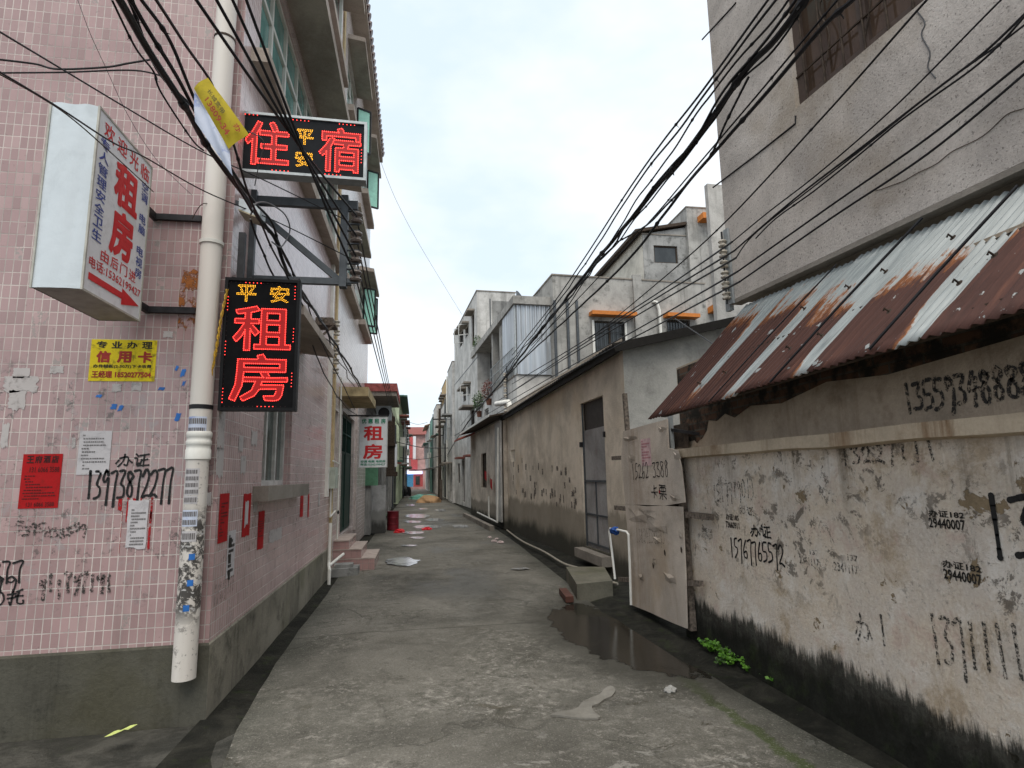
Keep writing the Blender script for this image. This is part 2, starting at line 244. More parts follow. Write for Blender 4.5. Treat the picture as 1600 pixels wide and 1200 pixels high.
M = dict(
    pink=tile_mat('pink_wall_tile_shaded', .053, .0955, (.385, .262, .258), (.62, .56, .52), .8),  # front face: shade put into the tile colour
    pink_lit=tile_mat('pink_wall_tile_lit', .053, .0955, (.52, .37, .36), (.70, .63, .61), .75),  # same tile as the front, brighter alley light put into its colour
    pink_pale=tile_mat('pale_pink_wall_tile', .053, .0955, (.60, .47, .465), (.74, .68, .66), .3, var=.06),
    white_tile=tile_mat('pale_wall_tile', .053, .0955, (.60, .52, .49), (.60, .56, .52), .4),
    step_tile=tile_mat('pink_step_tile', .10, .10, (.40, .25, .235), (.30, .24, .22), .2),
    plinth=concrete('plinth_render', (.29, .27, .22), (.05, .05, .042), .85, amount=.8, tint=(.15, .15, .09)),
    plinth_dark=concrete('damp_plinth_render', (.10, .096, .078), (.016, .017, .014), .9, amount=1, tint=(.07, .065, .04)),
    mold=mold_wall('limewashed_wall'),
    road=road_mat(),
    gutter=ground_mat('mossy_gutter', (.016, .016, .013), (.042, .040, .032), .4),
    apron=ground_mat('dark_apron_concrete', (.045, .044, .038), (.10, .096, .083), .15),
    dirt=ground_mat('bare_ground', (.05, .05, .04), (.12, .115, .10), .4),
    roof=rust_roof(),
    rough_grey=concrete('pebbledash_render', (.60, .545, .50), (.30, .265, .24), .35, speck=.6, grain=60, amount=.35, tint=(.30, .24, .17)),
    grey=concrete('weathered_grey_render', (.42, .41, .385), (.075, .075, .07), 1.0, amount=.8),
    grey_dark=concrete('sooty_grey_render', (.30, .30, .29), (.06, .06, .06), .8, amount=.8),
    grey_light=concrete('pale_grey_render', (.60, .59, .565), (.17, .17, .16), .8, amount=.6),
    white=concrete('old_white_render', (.68, .65, .60), (.15, .14, .12), .85, amount=.7),
    cream=concrete('cream_gable_render', (.62, .58, .50), (.40, .37, .31), .4, amount=.3),
    beige=concrete('peach_plaster', (.72, .63, .52), (.36, .305, .25), .55, amount=.45, tint=(.57, .45, .32), foot=(.85, (.035, .037, .03), (.22, .195, .155))),
    beige_foot=concrete('damp_plaster_foot', (.25, .225, .19), (.035, .035, .03), .8, amount=1),
    rawwall=concrete('grey_plaster', (.50, .49, .455), (.14, .14, .13), .7, amount=.5),
    slab=concrete('concrete_slab_trim', (.30, .27, .235), (.12, .105, .09), .6),
    soffit=concrete('brown_soffit', (.46, .40, .345), (.22, .18, .15), .4),
    ledge=concrete('ledge_plaster', (.58, .48, .36), (.20, .11, .05), .9, amount=.6),
    board=concrete('painted_board', (.58, .505, .43), (.26, .19, .135), .6, grain=90, amount=.5, tint=(.40, .30, .20)),
    orange=plain('orange_paint', (.56, .185, .035), .6, var=.12),
    teal=glass_mat('teal_glass', (.16, .36, .33)), darkglass=glass_mat('dark_glass', (.035, .04, .04)), greyglass=glass_mat('grey_glass', (.16, .18, .19)),
    brownglass=glass_mat('brown_glass', (.10, .065, .045)), mint=plain('mint_glass_pane', (.42, .80, .64), .25, var=.1),
    alu=plain('aluminium_frame', (.55, .55, .53), .45, .2), white_pvc=plain('white_plastic', (.72, .71, .66), .45, var=.1, scale=4),
    steel=plain('painted_grey_steel', (.085, .095, .105), .55, .3), darksteel=plain('dark_steel', (.03, .03, .032), .5, .3, var=.3),
    galv=plain('galvanised_steel', (.40, .43, .44), .5, .4), door_steel=concrete('grey_steel_door', (.34, .33, .325), (.16, .085, .075), .4, grain=30, amount=.3),
    timber=plain('dark_timber', (.06, .042, .03), .85, var=.4, scale=20), slat=plain('old_wood_slat', (.16, .13, .105), .9, var=.5, scale=30),
    black=plain('black_cable', (.012, .012, .014), .5, var=.3), wire_grey=plain('grey_wire', (.10, .10, .105), .6), porcelain=plain('porcelain', (.55, .50, .42), .25, var=.35, scale=30),
    brownporc=plain('brown_insulator', (.16, .13, .115), .3, var=.3, scale=30),
    led_case=plain('black_sign_case', (.008, .008, .009), .5, var=.2, spec=.15), led_face=plain('black_sign_face', (.006, .006, .007), .7, var=.2, spec=.08),
    led_grey=plain('dark_grey_sign_face', (.016, .018, .021), .7, var=.15, spec=.08),
    red_led=emit('red_led', (1, .045, .035), 2.1), amber_led=emit('amber_led', (1, .46, .02), 1.1), led_off=plain('unlit_led', (.06, .02, .02), .4),
    led_body=emit('glowing_red_strokes', (.60, .006, .006), .10), led_body2=emit('red_stroke_film', (.55, .01, .01), .08),
    vinyl=paper_mat('white_vinyl', (.72, .74, .76), (.40, .40, .40), .35, 6), vinyl_side=paper_mat('translucent_vinyl', (.62, .68, .72), (.50, .55, .58), .5, 3),
    red_ink=plain('red_lettering', (.62, .025, .03), .5, var=.12), blue_ink=plain('blue_lettering', (.035, .07, .33), .5, var=.15), black_ink=plain('black_lettering', (.02, .018, .016), .6),
    green_ink=plain('green_lettering', (.02, .25, .14), .5), maroon_ink=plain('faded_red_lettering', (.35, .03, .02), .6), grey_ink=plain('grey_print', (.17, .16, .16), .7),
    yellow_paper=paper_mat('yellow_poster_paper', (.66, .52, .02), (.10, .085, .02), .7), red_paper=paper_mat('red_poster_paper', (.38, .008, .010), (.22, .012, .01), .6),
    white_paper=paper_mat('white_bill_paper', (.52, .50, .51), (.28, .26, .27), .5), blue_paper=paper_mat('blue_white_flyer', (.55, .60, .72), (.16, .24, .55), .8, 9),
    flyer=paper_mat('olive_yellow_flyer', (.42, .33, .02), (.25, .20, .02), .5), scrap=paper_mat('paper_scrap', (.45, .42, .41), (.20, .18, .17), .7),
    spray=worn_paint('black_spray_paint', (.016, .016, .016), .30, 70), faint=worn_paint('faded_black_paint', (.045, .043, .04), .47, 45), smear=worn_paint('smeared_black_paint', (.05, .047, .042), .50, 75),
    blood=worn_paint('red_glue_streak', (.35, .012, .015), .44, 40),
    water=None, brick=None, leaf=None)
t = T('puddle_water', .04, 0, .9); t.color((.030, .029, .026)); M['water'] = t.m
t = T('soapy_puddle_water', .14, 0, .8); t.color(t.mix(t.step(t.noise(t.pos(), 2.5, 5, .6), .4, .6), (.16, .165, .165), (.46, .47, .47))); t.bump(t.noise(t.pos(), 3, 2, .5), .02, .01); M['ruffled'] = t.m
t = T('exposed_brick', .95, 0, .1); k = t.n('ShaderNodeTexBrick'); t.set(k.inputs['Vector'], t.uv()); k.inputs['Scale'].default_value = 1
k.inputs['Brick Width'].default_value = .23; k.inputs['Row Height'].default_value = .065; k.inputs['Mortar Size'].default_value = .008
k.inputs['Color1'].default_value = (.09, .05, .035, 1); k.inputs['Color2'].default_value = (.15, .09, .06, 1); k.inputs['Mortar'].default_value = (.10, .09, .075, 1)
t.color(t.mix(t.step(t.noise(t.pos(), 6, 6, .7), .42, .6), (.03, .028, .024), k.outputs['Color'])); t.bump(k.outputs['Fac'], .5, .01); M['brick'] = t.m
def leaf_mat(name, a, b):
    t = T(name, .5, 0, .3); n = t.noise(t.pos(), 25, 2, .5); t.color(t.ramp(n, [(.3, a), (.7, b)])); return t.m
M['leaf'] = leaf_mat('weed_leaf', (.045, .14, .012), (.12, .27, .025)); M['dark_leaf'] = leaf_mat('balcony_leaf', (.02, .055, .012), (.06, .11, .025))
M['red_leaf'] = leaf_mat('red_leaf', (.10, .03, .025), (.19, .07, .05))
# ------------------------------------------------------------------ mesh builder
class MB:
    def __init__(s): s.v = []; s.f = []; s.uvs = {}; s.smooth = False
    def quad(s, *p, uv=None):
        i = len(s.v); s.v += [V(q) for q in p]; s.f.append(tuple(range(i, i+len(p))))
        if uv: s.uvs[len(s.f)-1] = uv
        return s
    def box(s, o, u, v, w):                              # corner + three edge vectors
        o, u, v, w = V(o), V(u), V(v), V(w)
        if u.cross(v).dot(w) < 0: u, v = v, u
        c = [o, o+u, o+u+v, o+v]; d = [q+w for q in c]
        s.quad(*c[::-1]); s.quad(*d)
        for k in range(4): j = (k+1) % 4; s.quad(c[k], c[j], d[j], d[k])
        return s
    def bx(s, x0, x1, y0, y1, z0, z1): return s.box((x0, y0, z0), (x1-x0, 0, 0), (0, y1-y0, 0), (0, 0, z1-z0))
    def bar(s, a, b, w, h=None, up=(0, 0, 1)):            # square bar between two points
        a, b = V(a), V(b); h = h or w; d = (b-a).normalized(); up = V(up)
        if abs(d.dot(up)) > .95: up = V((1, 0, 0)) if abs(d.x) < .9 else V((0, 1, 0))
        x = d.cross(up).normalized()*w; y = x.cross(d).normalized()*h
        return s.box(a - x/2 - y/2, x, y, b-a)
    def tube(s, pts, r, n=8, caps=True):
        pts = [V(p) for p in pts]; s.smooth = True; rs = r if isinstance(r, (list, tuple)) else [r]*len(pts); ring = []; ref = None
        for k, p in enumerate(pts):
            d = (pts[min(k+1, len(pts)-1)] - pts[max(k-1, 0)]).normalized()
            if ref is None: ref = d.orthogonal().normalized()
            ref = (ref - d*ref.dot(d)); ref = ref.normalized() if ref.length > 1e-6 else d.orthogonal().normalized()
            b = d.cross(ref); i = len(s.v)
            s.v += [p + (ref*math.cos(2*math.pi*q/n) + b*math.sin(2*math.pi*q/n))*rs[k] for q in range(n)]; ring.append(i)
        for k in range(len(pts)-1):
            for q in range(n): q2 = (q+1) % n; s.f.append((ring[k]+q, ring[k]+q2, ring[k+1]+q2, ring[k+1]+q))
        if caps: s.f.append(tuple(ring[0]+q for q in range(n))[::-1]); s.f.append(tuple(ring[-1]+q for q in range(n)))
        return s
    def lathe(s, base, axis, prof, n=14):                 # profile of (radius, distance along axis)
        axis = V(axis).normalized(); return s.tube([V(base)+axis*d for r, d in prof], [max(r, 1e-4) for r, d in prof], n)
    def disc(s, c, n_, r, k=6):
        n_ = V(n_).normalized(); a = n_.orthogonal().normalized(); b = n_.cross(a)
        return s.quad(*[V(c) + a*r*math.cos(2*math.pi*i/k) + b*r*math.sin(2*math.pi*i/k) for i in range(k)])
    def poly(s, pts, nrm, th):                           # extruded outline
        pts = [V(p) for p in pts]; nrm = V(nrm)*th; b = [p+nrm for p in pts]
        s.quad(*pts[::-1]); s.quad(*b); k = len(pts)
        for i in range(k): j = (i+1) % k; s.quad(pts[i], pts[j], b[j], b[i])
        return s
    def add(s, o):
        i = len(s.v); fi = len(s.f); s.v += o.v; s.f += [tuple(a+i for a in f) for f in o.f]
        for k, u in o.uvs.items(): s.uvs[fi+k] = u
        return s
    def facade(s, o, u, W, z0, z1, n, holes=(), depth=.12):
        """wall in plane (o,u,Z) of width W with rectangular openings and their reveals; n points outwards"""
        o, u, n = V(o), V(u).normalized(), V(n).normalized(); Z = V((0, 0, 1)); fl = u.cross(Z).dot(n) < 0
        P = lambda a, z, d=0: o + u*a + Z*(z-o.z) - n*d
        def q(*p): s.quad(*(p[::-1] if fl else p))
        us = sorted({0, W} | {h[0] for h in holes} | {h[1] for h in holes}); zs = sorted({z0, z1} | {h[2] for h in holes} | {h[3] for h in holes})
        for a, b in zip(us, us[1:]):
            for c, d in zip(zs, zs[1:]):
                m, k = (a+b)/2, (c+d)/2
                if any(h[0] < m < h[1] and h[2] < k < h[3] for h in holes): continue
                q(P(a, c), P(b, c), P(b, d), P(a, d))
        for a, b, c, d in [h[:4] for h in holes]:
            q(P(a, c), P(a, d), P(a, d, depth), P(a, c, depth)); q(P(b, d), P(b, c), P(b, c, depth), P(b, d, depth))
            q(P(b, c), P(a, c), P(a, c, depth), P(b, c, depth)); q(P(a, d), P(b, d), P(b, d, depth), P(a, d, depth))
        return s
def base_of(p):
    while p.parent: p = p.parent
    return p.location
def build(name, mb, mat, parent=None, label=None, cat=None, group=None, kind=None, loc=None):
    me = bpy.data.meshes.new(name); b = V(base_of(parent)) if parent else V(loc if loc is not None else (0, 0, 0))
    me.from_pydata([v-b for v in mb.v], [], mb.f); me.materials.append(mat)
    uvl = me.uv_layers.new(name='UVMap')
    for pi, pl in enumerate(me.polygons):
        n = pl.normal; cu = mb.uvs.get(pi)
        if abs(n.z) < .7: tv = V((-n.y, n.x, 0)).normalized()
        for k, li in enumerate(pl.loop_indices):
            if cu: uvl.data[li].uv = cu[k]; continue
            p = mb.v[pl.vertices[k]]
            uvl.data[li].uv = (p.dot(tv), p.z) if abs(n.z) < .7 else (p.x, p.y)
    if mb.smooth:
        me.polygons.foreach_set('use_smooth', [True]*len(me.polygons)); me.set_sharp_from_angle(angle=math.radians(40))
    ob = bpy.data.objects.new(name, me); COL.objects.link(ob)
    if parent: ob.parent = parent
    else: ob.location = b
    if label: ob['label'] = label
    if cat: ob['category'] = cat
    if group: ob['group'] = group
    if kind: ob['kind'] = kind
    return ob
def thing(name, label, cat, loc, group=None):
    o = bpy.data.objects.new(name, None); COL.objects.link(o); o.location = loc; o.empty_display_size = .2
    o['label'] = label; o['category'] = cat
    if group: o['group'] = group
    return o
def single(name, label, cat, mb, mat, group=None):
    lo = V([min(v[k] for v in mb.v) for k in range(3)]); hi = V([max(v[k] for v in mb.v) for k in range(3)])
    return build(name, mb, mat, None, label, cat, group, None, ((lo.x+hi.x)/2, (lo.y+hi.y)/2, lo.z))
def smooth_path(pts, sub=6):
    pts = [V(p) for p in pts]; o = []
    for i in range(len(pts)-1):
        a, b, c, d = pts[max(i-1, 0)], pts[i], pts[i+1], pts[min(i+2, len(pts)-1)]
        for k in range(sub):
            t = k/sub; o.append(.5*((2*b) + (c-a)*t + (2*a-5*b+4*c-d)*t*t + (3*b-a-3*c+d)*t**3))
    return o + [pts[-1]]
# ------------------------------------------------------------------ lettering
TXT = {}
def glyphs(body, bold=0.0):
    """triangles of a line of lettering in a unit box, its outline edges, and outward outline normals"""
    if body not in TXT:
        c = bpy.data.curves.new('lettering', 'FONT'); c.body = body; c.resolution_u = 2
        o = bpy.data.objects.new('lettering', c); COL.objects.link(o)
        dg = bpy.context.evaluated_depsgraph_get(); me = bpy.data.meshes.new_from_object(o.evaluated_get(dg))
        vs = [v.co.copy() for v in me.vertices]; fs = [tuple(p.vertices) for p in me.polygons]
        own = {}
        for f in fs:
            cen = sum((vs[i] for i in f), V((0, 0, 0)))/len(f)
            for i, j in zip(f, f[1:]+f[:1]): own.setdefault((min(i, j), max(i, j)), []).append(cen)
        ed = []
        for (i, j), cs in own.items():
            if len(cs) == 1:
                d = vs[j]-vs[i]
                if d.length < 1e-7: continue
                n = V((d.y, -d.x, 0)).normalized()
                if n.dot(cs[0]-vs[i]) > 0: n = -n
                ed.append((i, j, n))
        bpy.data.objects.remove(o); bpy.data.curves.remove(c); bpy.data.meshes.remove(me)
        x0 = min(v.x for v in vs); x1 = max(v.x for v in vs); y0 = min(v.y for v in vs); y1 = max(v.y for v in vs)
        TXT[body] = (vs, fs, ed, x0, x1-x0, y0, y1-y0)
    return TXT[body]
def glyph_shape(body, bold):
    """vertices (unit box) and faces of lettering, emboldened by ribbons along its outline"""
    vs, fs, ed, x0, w, y0, h = glyphs(body); pts = [(v.x, v.y) for v in vs]; F = list(fs); lay = [0]*len(pts)
    if bold:
        for i, j, n in ed:
            d = (vs[j]-vs[i]).normalized()*bold*.6; k = len(pts)
            for p in (vs[i]-d-n*bold*.3, vs[j]+d-n*bold*.3, vs[j]+d+n*bold, vs[i]-d+n*bold): pts.append((p.x, p.y)); lay.append(1 + .02*(len(F) % 150))
            F.append((k, k+1, k+2, k+3))
        x0 -= bold; y0 -= bold; w += 2*bold; h += 2*bold
    return [((x-x0)/w, (y-y0)/h) for x, y in pts], F, lay
class Frame:                                              # flat writing surface: origin = lower left, u right, v up
    def __init__(s, o, u, v): s.o, s.u, s.v = V(o), V(u), V(v); s.n = s.u.cross(s.v).normalized()
    def p(s, a, b, d=0): return s.o + s.u*a + s.v*b + s.n*d
def text(mb, fr, body, a0, b0, a1, b1, d=.003, bold=0.0):
    vs, fs, lay = glyph_shape(body, bold); i = len(mb.v)
    mb.v += [fr.p(a0+(a1-a0)*x, b0+(b1-b0)*y, d - .0004*l) for (x, y), l in zip(vs, lay)]; mb.f += [tuple(k+i for k in f) for f in fs]; return mb
def column(mb, fr, body, a0, a1, btop, bbot, d=.003, bold=0.01, fill=.82):
    h = (btop-bbot)/len(body)
    for k, ch in enumerate(body):
        if ch != ' ': text(mb, fr, ch, a0, btop-h*(k+fill), a1, btop-h*k, d, bold)
    return mb
def led_outline(mb, fr, body, a0, b0, a1, b1, pitch, r, d=.006, fat=.018):
    """small lamps along the (slightly fattened) outline of a character"""
    vs, fs, ed, x0, w, y0, h = glyphs(body); nb = {}; nr = {}
    for a, b, n in ed:
        nb.setdefault(a, []).append(b); nb.setdefault(b, []).append(a)
        for q in (a, b): nr[q] = nr.get(q, V((0, 0, 0))) + n
    seen = set(); pts = []
    def P(k): p = vs[k] + nr[k].normalized()*fat; return fr.p(a0+(a1-a0)*(p.x-x0+fat)/(w+2*fat), b0+(b1-b0)*(p.y-y0+fat)/(h+2*fat), d)
    for st in nb:
        if st in seen: continue
        loop = [st]; seen.add(st); cur = st
        while True:
            nx = [q for q in nb[cur] if q not in seen]
            if not nx: break
            cur = nx[0]; seen.add(cur); loop.append(cur)
        lp = [P(k) for k in loop]; lp.append(lp[0])
        tot = sum((lp[k+1]-lp[k]).length for k in range(len(lp)-1)); nn = max(3, int(tot/pitch)); stp = tot/nn; acc = 0; need = 0
        for k in range(len(lp)-1):
            sg = lp[k+1]-lp[k]; l = sg.length
            while need <= acc+l+1e-9 and l > 0:
                pts.append(lp[k]+sg*((need-acc)/l)); need += stp
            acc += l
    keep = []
    for p in pts:
        if all((p-q).length > pitch*.7 for q in keep): keep.append(p)
    for p in keep: mb.disc(p, fr.n, r, 6)
    return mb
def dots(mb, fr, a0, b0, a1, b1, k, r, d=.006):
    for i in range(k):
        t_ = i/(k-1); mb.disc(fr.p(a0+(a1-a0)*t_, b0+(b1-b0)*t_, d), fr.n, r, 6)
    return mb
STROKES = {
 '0': [[(.3, 1), (.08, .7), (.1, .2), (.32, 0), (.52, .3), (.5, .75), (.3, 1)]], '1': [[(.28, 1), (.3, 0)]],
 '2': [[(.05, .78), (.28, 1), (.52, .8), (.38, .42), (.03, .02), (.3, .08), (.62, 0)]],
 '3': [[(.05, .95), (.5, .97), (.22, .58), (.52, .42), (.45, .08), (.05, .05)]],
 '4': [[(.32, 1), (.05, .42), (.62, .45)], [(.45, .78), (.38, -.05)]], '5': [[(.52, 1), (.15, .98), (.1, .58), (.45, .55), (.5, .2), (.05, 0)]],
 '6': [[(.42, 1), (.12, .5), (.15, .06), (.48, .08), (.45, .42), (.12, .32)]], '7': [[(.02, .93), (.5, 1), (.42, .5), (.38, -.25)]],
 '8': [[(.48, .85), (.22, 1), (.12, .75), (.5, .35), (.4, 0), (.1, .1), (.18, .45), (.5, .8)]],
 '9': [[(.5, .8), (.28, 1), (.08, .75), (.25, .55), (.5, .8), (.48, .3), (.4, -.2)]],
 '办': [[(.08, .72), (.72, .74), (.66, .1), (.5, .2)], [(.42, 1.02), (.36, .5), (.05, 0)], [(.08, .5), (-.05, .28)], [(.84, .52), (.98, .3)]],
 '证': [[(.1, .98), (.2, .86)], [(0, .66), (.2, .66), (.18, .12), (.34, .28)], [(.42, .92), (.98, .94)], [(.7, .9), (.68, .06)], [(.7, .5), (.95, .52)], [(.5, .55), (.5, .06)], [(.34, .05), (1.06, .06)]],
 '卡': [[(.5, 1), (.5, 0)], [(.5, .78), (.85, .8)], [(.05, .5), (.95, .52)], [(.55, .4), (.8, .25)]],
 '票': [[(.05, .95), (.95, .97)], [(.15, .75), (.15, .5), (.85, .5), (.85, .78), (.15, .75)], [(.4, .95), (.4, .5)], [(.6, .95), (.6, .5)], [(.05, .3), (.95, .32)], [(.5, .3), (.5, -.1)], [(.3, .2), (.1, 0)], [(.7, .2), (.95, 0)]],
 '托': [[(0, .7), (.5, .75)], [(.28, 1), (.28, 0), (.12, .1)], [(0, .35), (.5, .5)], [(.9, 1), (.55, .85)], [(.5, .5), (1.05, .58)], [(.72, .85), (.72, .1), (1.05, .05), (1.05, .25)]], }
def scrawl(mb, fr, s, a0, b0, h, adv, wd, slant=0.0, rise=0.0, jit=.06, d=.004):
    a = a0
    for ci, ch in enumerate(s):
        if ch == ' ': a += adv; continue
        dig = ch in '0123456789'; wide = 1.0; kx = 1.45 if dig else .85
        for stx in STROKES[ch]:
            pts = [(x+rnd.uniform(-jit, jit), y+rnd.uniform(-jit, jit)) for x, y in stx]
            q = smooth_path([fr.p(a + (x*kx*adv + slant*y*h), b0 + rise*ci + y*h, d) for x, y in pts], 5)
            n = len(q); wd_ = wd*1.25
            for e_ in (q[0], q[-1]): mb.disc(e_+fr.n*.0004, fr.n, wd_*.52, 8)
            for k in range(n-1):
                dr = (q[k+1]-q[k])
                if dr.length < 1e-6: continue
                s_ = fr.n.cross(dr.normalized()); wa = wd_*(1.0-.28*math.sin(math.pi*(k+.5)/n)+rnd.uniform(-.08, .08)); mb.quad(q[k]-s_*wa/2, q[k+1]-s_*wa/2+dr*.15, q[k+1]+s_*wa/2+dr*.15, q[k]+s_*wa/2)
        a += adv*wide
    return mb
def ragged(fr, a0, b0, a1, b1, rag=.1, n=5):              # torn-paper outline
    p = []
    w_, h_ = a1-a0, b1-b0
    for s in range(n): p.append((a0+w_*s/n, b0+rnd.uniform(-rag, rag)*h_))
    for s in range(n): p.append((a1+rnd.uniform(-rag, rag)*w_*.5, b0+h_*s/n))
    for s in range(n): p.append((a1-w_*s/n, b1+rnd.uniform(-rag, rag)*h_*.5))
    for s in range(n): p.append((a0+rnd.uniform(-rag, rag)*w_*.5, b1-h_*s/n))
    return p
def bill(name, parent, fr, a0, b0, a1, b1, mat, d=.003, rag=0, th=.0012):
    pts = ragged(fr, a0, b0, a1, b1, rag) if rag else [(a0, b0), (a1, b0), (a1, b1), (a0, b1)]
    return build(name, MB().poly([fr.p(x, y, d-th) for x, y in pts], fr.n, th), mat, parent)
def scribble_lines(mb, fr, a0, b0, a1, b1, rows, d, wd=.5, seed=1):  # unreadable small print: short dashes
    r = random.Random(seed); h = (b1-b0)/rows
    for k in range(rows):
        a = a0 + (r.random()*.1*(a1-a0)); y = b1 - h*(k+.5)
        while a < a1 - (a1-a0)*.08:
            l = r.uniform(.03, .08)*(a1-a0); mb.quad(fr.p(a, y-h*wd/2, d), fr.p(min(a+l, a1), y-h*wd/2, d), fr.p(min(a+l, a1), y+h*wd/2, d), fr.p(a, y+h*wd/2, d)); a += l*1.35
            if r.random() < .1: break
    return mb
# ------------------------------------------------------------------ the ground
def sheet(name, pts, z, mat, th=.0, label=None):
    mb = MB(); pp = [V((p[0], p[1], z)) for p in pts]
    if th: mb.poly(pp, (0, 0, -1), th)
    else: mb.quad(*pp)
    return build(name, mb, mat, kind='structure', label=label)
sheet('ground', [(-300, -60), (300, -60), (300, 500), (-300, 500)], -.09, M['dirt'])
def edge(pts, j=.035, sub=7, seed=3):
    q = smooth_path([(x, y, 0) for x, y in pts], sub); return [(p.x + j*noise.noise((p.y*2.3, seed, 0)) + j*.6*noise.noise((p.y*7.1, seed, 4)), p.y) for p in q]
Ledge = edge([(-1.9, -4), (-1.3, 1.2), (-1.04, 2.9), (-1.02, 3.4), (-1.13, 4.5), (-1.2, 6), (-1.2, 8.5), (-1.22, 10.4), (-1.15, 17), (-1.1, 30), (-1.0, 90)], seed=1)
Redge = edge([(3.2, -4), (2.62, 1.2), (2.41, 3), (2.25, 4.8), (2.16, 6.2), (2.14, 7.5), (2.25, 10), (2.38, 18), (2.3, 30), (2.1, 45), (1.6, 90)], seed=9)
mb = MB(); nseg = 24                                    # gently crowned slab, cross-sections between the two broken edges
rows = 170; y0, y1 = -4, 90
def at_y(ed, y):
    for a, b in zip(ed, ed[1:]):
        if a[1] <= y <= b[1]: return a[0] + (b[0]-a[0])*(y-a[1])/max(1e-6, b[1]-a[1])
    return ed[-1][0]
ys = [y0 + (y1-y0)*(k/rows)**1.8 for k in range(rows+1)]
for y in ys:
    l, r = at_y(Ledge, y), at_y(Redge, y)
    for k in range(nseg+1):
        t_ = k/nseg; x = l+(r-l)*t_
        mb.v.append(V((x, y, -.022*abs(2*t_-1)**3 + .010*noise.noise((x*1.3, y*1.3, 0)) + .006*noise.noise((x*4, y*4, 3)))))
for j in range(rows):
    for k in range(nseg):
        a = j*(nseg+1)+k; mb.f.append((a, a+1, a+nseg+2, a+nseg+1))
    for k, o in ((0, 1), (nseg, -1)):                    # broken slab edge going down
        a = j*(nseg+1)+k; b = a+nseg+1; i = len(mb.v); mb.v += [mb.v[a]-V((0, 0, .1)), mb.v[b]-V((0, 0, .1))]; mb.f.append((a, b, i+1, i) if o > 0 else (b, a, i, i+1))
mb.smooth = True; build('road', mb, M['road'], kind='structure')
def strip(name, A, B, za, zb, mat, n=90, bump_=.02):     # uneven sheet between two lines of points
    mb = MB(); m = 10
    for i in range(n+1):
        t_ = (i/n)**1.6; y = -4+94*t_
        for k in range(m+1):
            s_ = k/m; x = A(y)+(B(y)-A(y))*s_; mb.v.append(V((x, y, za+(zb-za)*s_ + bump_*noise.noise((x*5, y*2.5, 1)))))
    for i in range(n):
        for k in range(m): a = i*(m+1)+k; mb.f.append((a, a+1, a+m+2, a+m+1))
    mb.smooth = True; return build(name, mb, mat, kind='structure')
strip('gutter', lambda y: -1.42, lambda y: at_y(Ledge, y)+.01, -.03, -.05, M['gutter'])
strip('gutter', lambda y: at_y(Redge, y)-.01, lambda y: max(3.6, at_y(Redge, y)+.5), -.05, .06, M['gutter'], bump_=.03)
mb = MB(); m = 24
for i in range(m+1):
    for k in range(m+1):
        x = -9+8.05*i/m; y = -4+8.5*k/m; mb.v.append(V((x, y, -.045 + .025*noise.noise((x*1.5, y*1.5, 2)) - .03*max(0, (y-4.1)/.5))))
for i in range(m):
    for k in range(m): a = i*(m+1)+k; mb.f.append((a, a+m+1, a+m+2, a+1))
mb.smooth = True; build('pavement', mb, M['apron'], kind='structure')
def blob(px, z=.004, j=.0, sub=6): return [p + V((j*noise.noise((p.x*5, p.y*5, 0)), j*noise.noise((p.x*5, p.y*5, 7)), 0)) for p in smooth_path([onZ(x, y, z) for x, y in px + [px[0]]], sub)[:-1]]
for x, y, a, b in [(628, 877, 26, 6), (668, 823, 22, 2.6), (652, 806, 20, 2.8), (645, 815, 14, 1.6), (680, 812, 15, 2), (646, 832, 18, 1.8), (652, 840, 12, 1.5), (720, 822, 13, 2), (640, 852, 12, 1.3), (688, 797, 9, 1.5), (662, 795, 8, 1.1), (812, 888, 14, 2), (640, 789, 8, 1)]:
    build('puddle', MB().quad(*blob([(x + a*math.cos(q*.7), y + b*math.sin(q*.7)*(1+.3*rnd.random())) for q in range(9)], .009, .10)), M['ruffled'], kind='structure')
pt = blob([(866, 1119), (880, 1112), (890, 1104), (900, 1101), (912, 1097), (922, 1090), (934, 1086), (942, 1078), (953, 1071), (959, 1078), (957, 1087), (948, 1094), (940, 1101), (930, 1104), (928, 1111), (934, 1117), (915, 1118), (900, 1121), (885, 1120)], .014, .06, 3)
build('concrete_patch', MB().poly(pt, (0, 0, -1), .012), concrete('pale_cement_crust', (.235, .222, .195), (.12, .11, .09), .5), kind='structure')
# ------------------------------------------------------------------ shared window builder
def window(parent, o, u, n, a0, a1, z0, z1, depth, fm, gm, cols=2, bar=.045, mid=None, lab=None, name='window'):
    o, u, n = V(o), V(u).normalized(), V(n).normalized(); Z = V((0, 0, 1)); P = lambda a, z, d: V((o.x, o.y, 0)) + u*a + Z*z - n*d
    mb = MB(); dd = depth-.05
    for a in [a0] + [a0+(a1-a0)*k/cols - bar/2 for k in range(1, cols)] + [a1-bar]: mb.box(P(a, z0, depth), u*bar, n*.05, Z*(z1-z0))
    for z in [z0, z1-bar] + ([mid] if mid else []): mb.box(P(a0, z, depth), u*(a1-a0), n*.048, Z*bar)
    f = build(name, mb, fm, parent, lab)
    build('pane', MB().box(P(a0, z0, depth-.012), u*(a1-a0), n*.006, Z*(z1-z0)), gm, f)
    return f
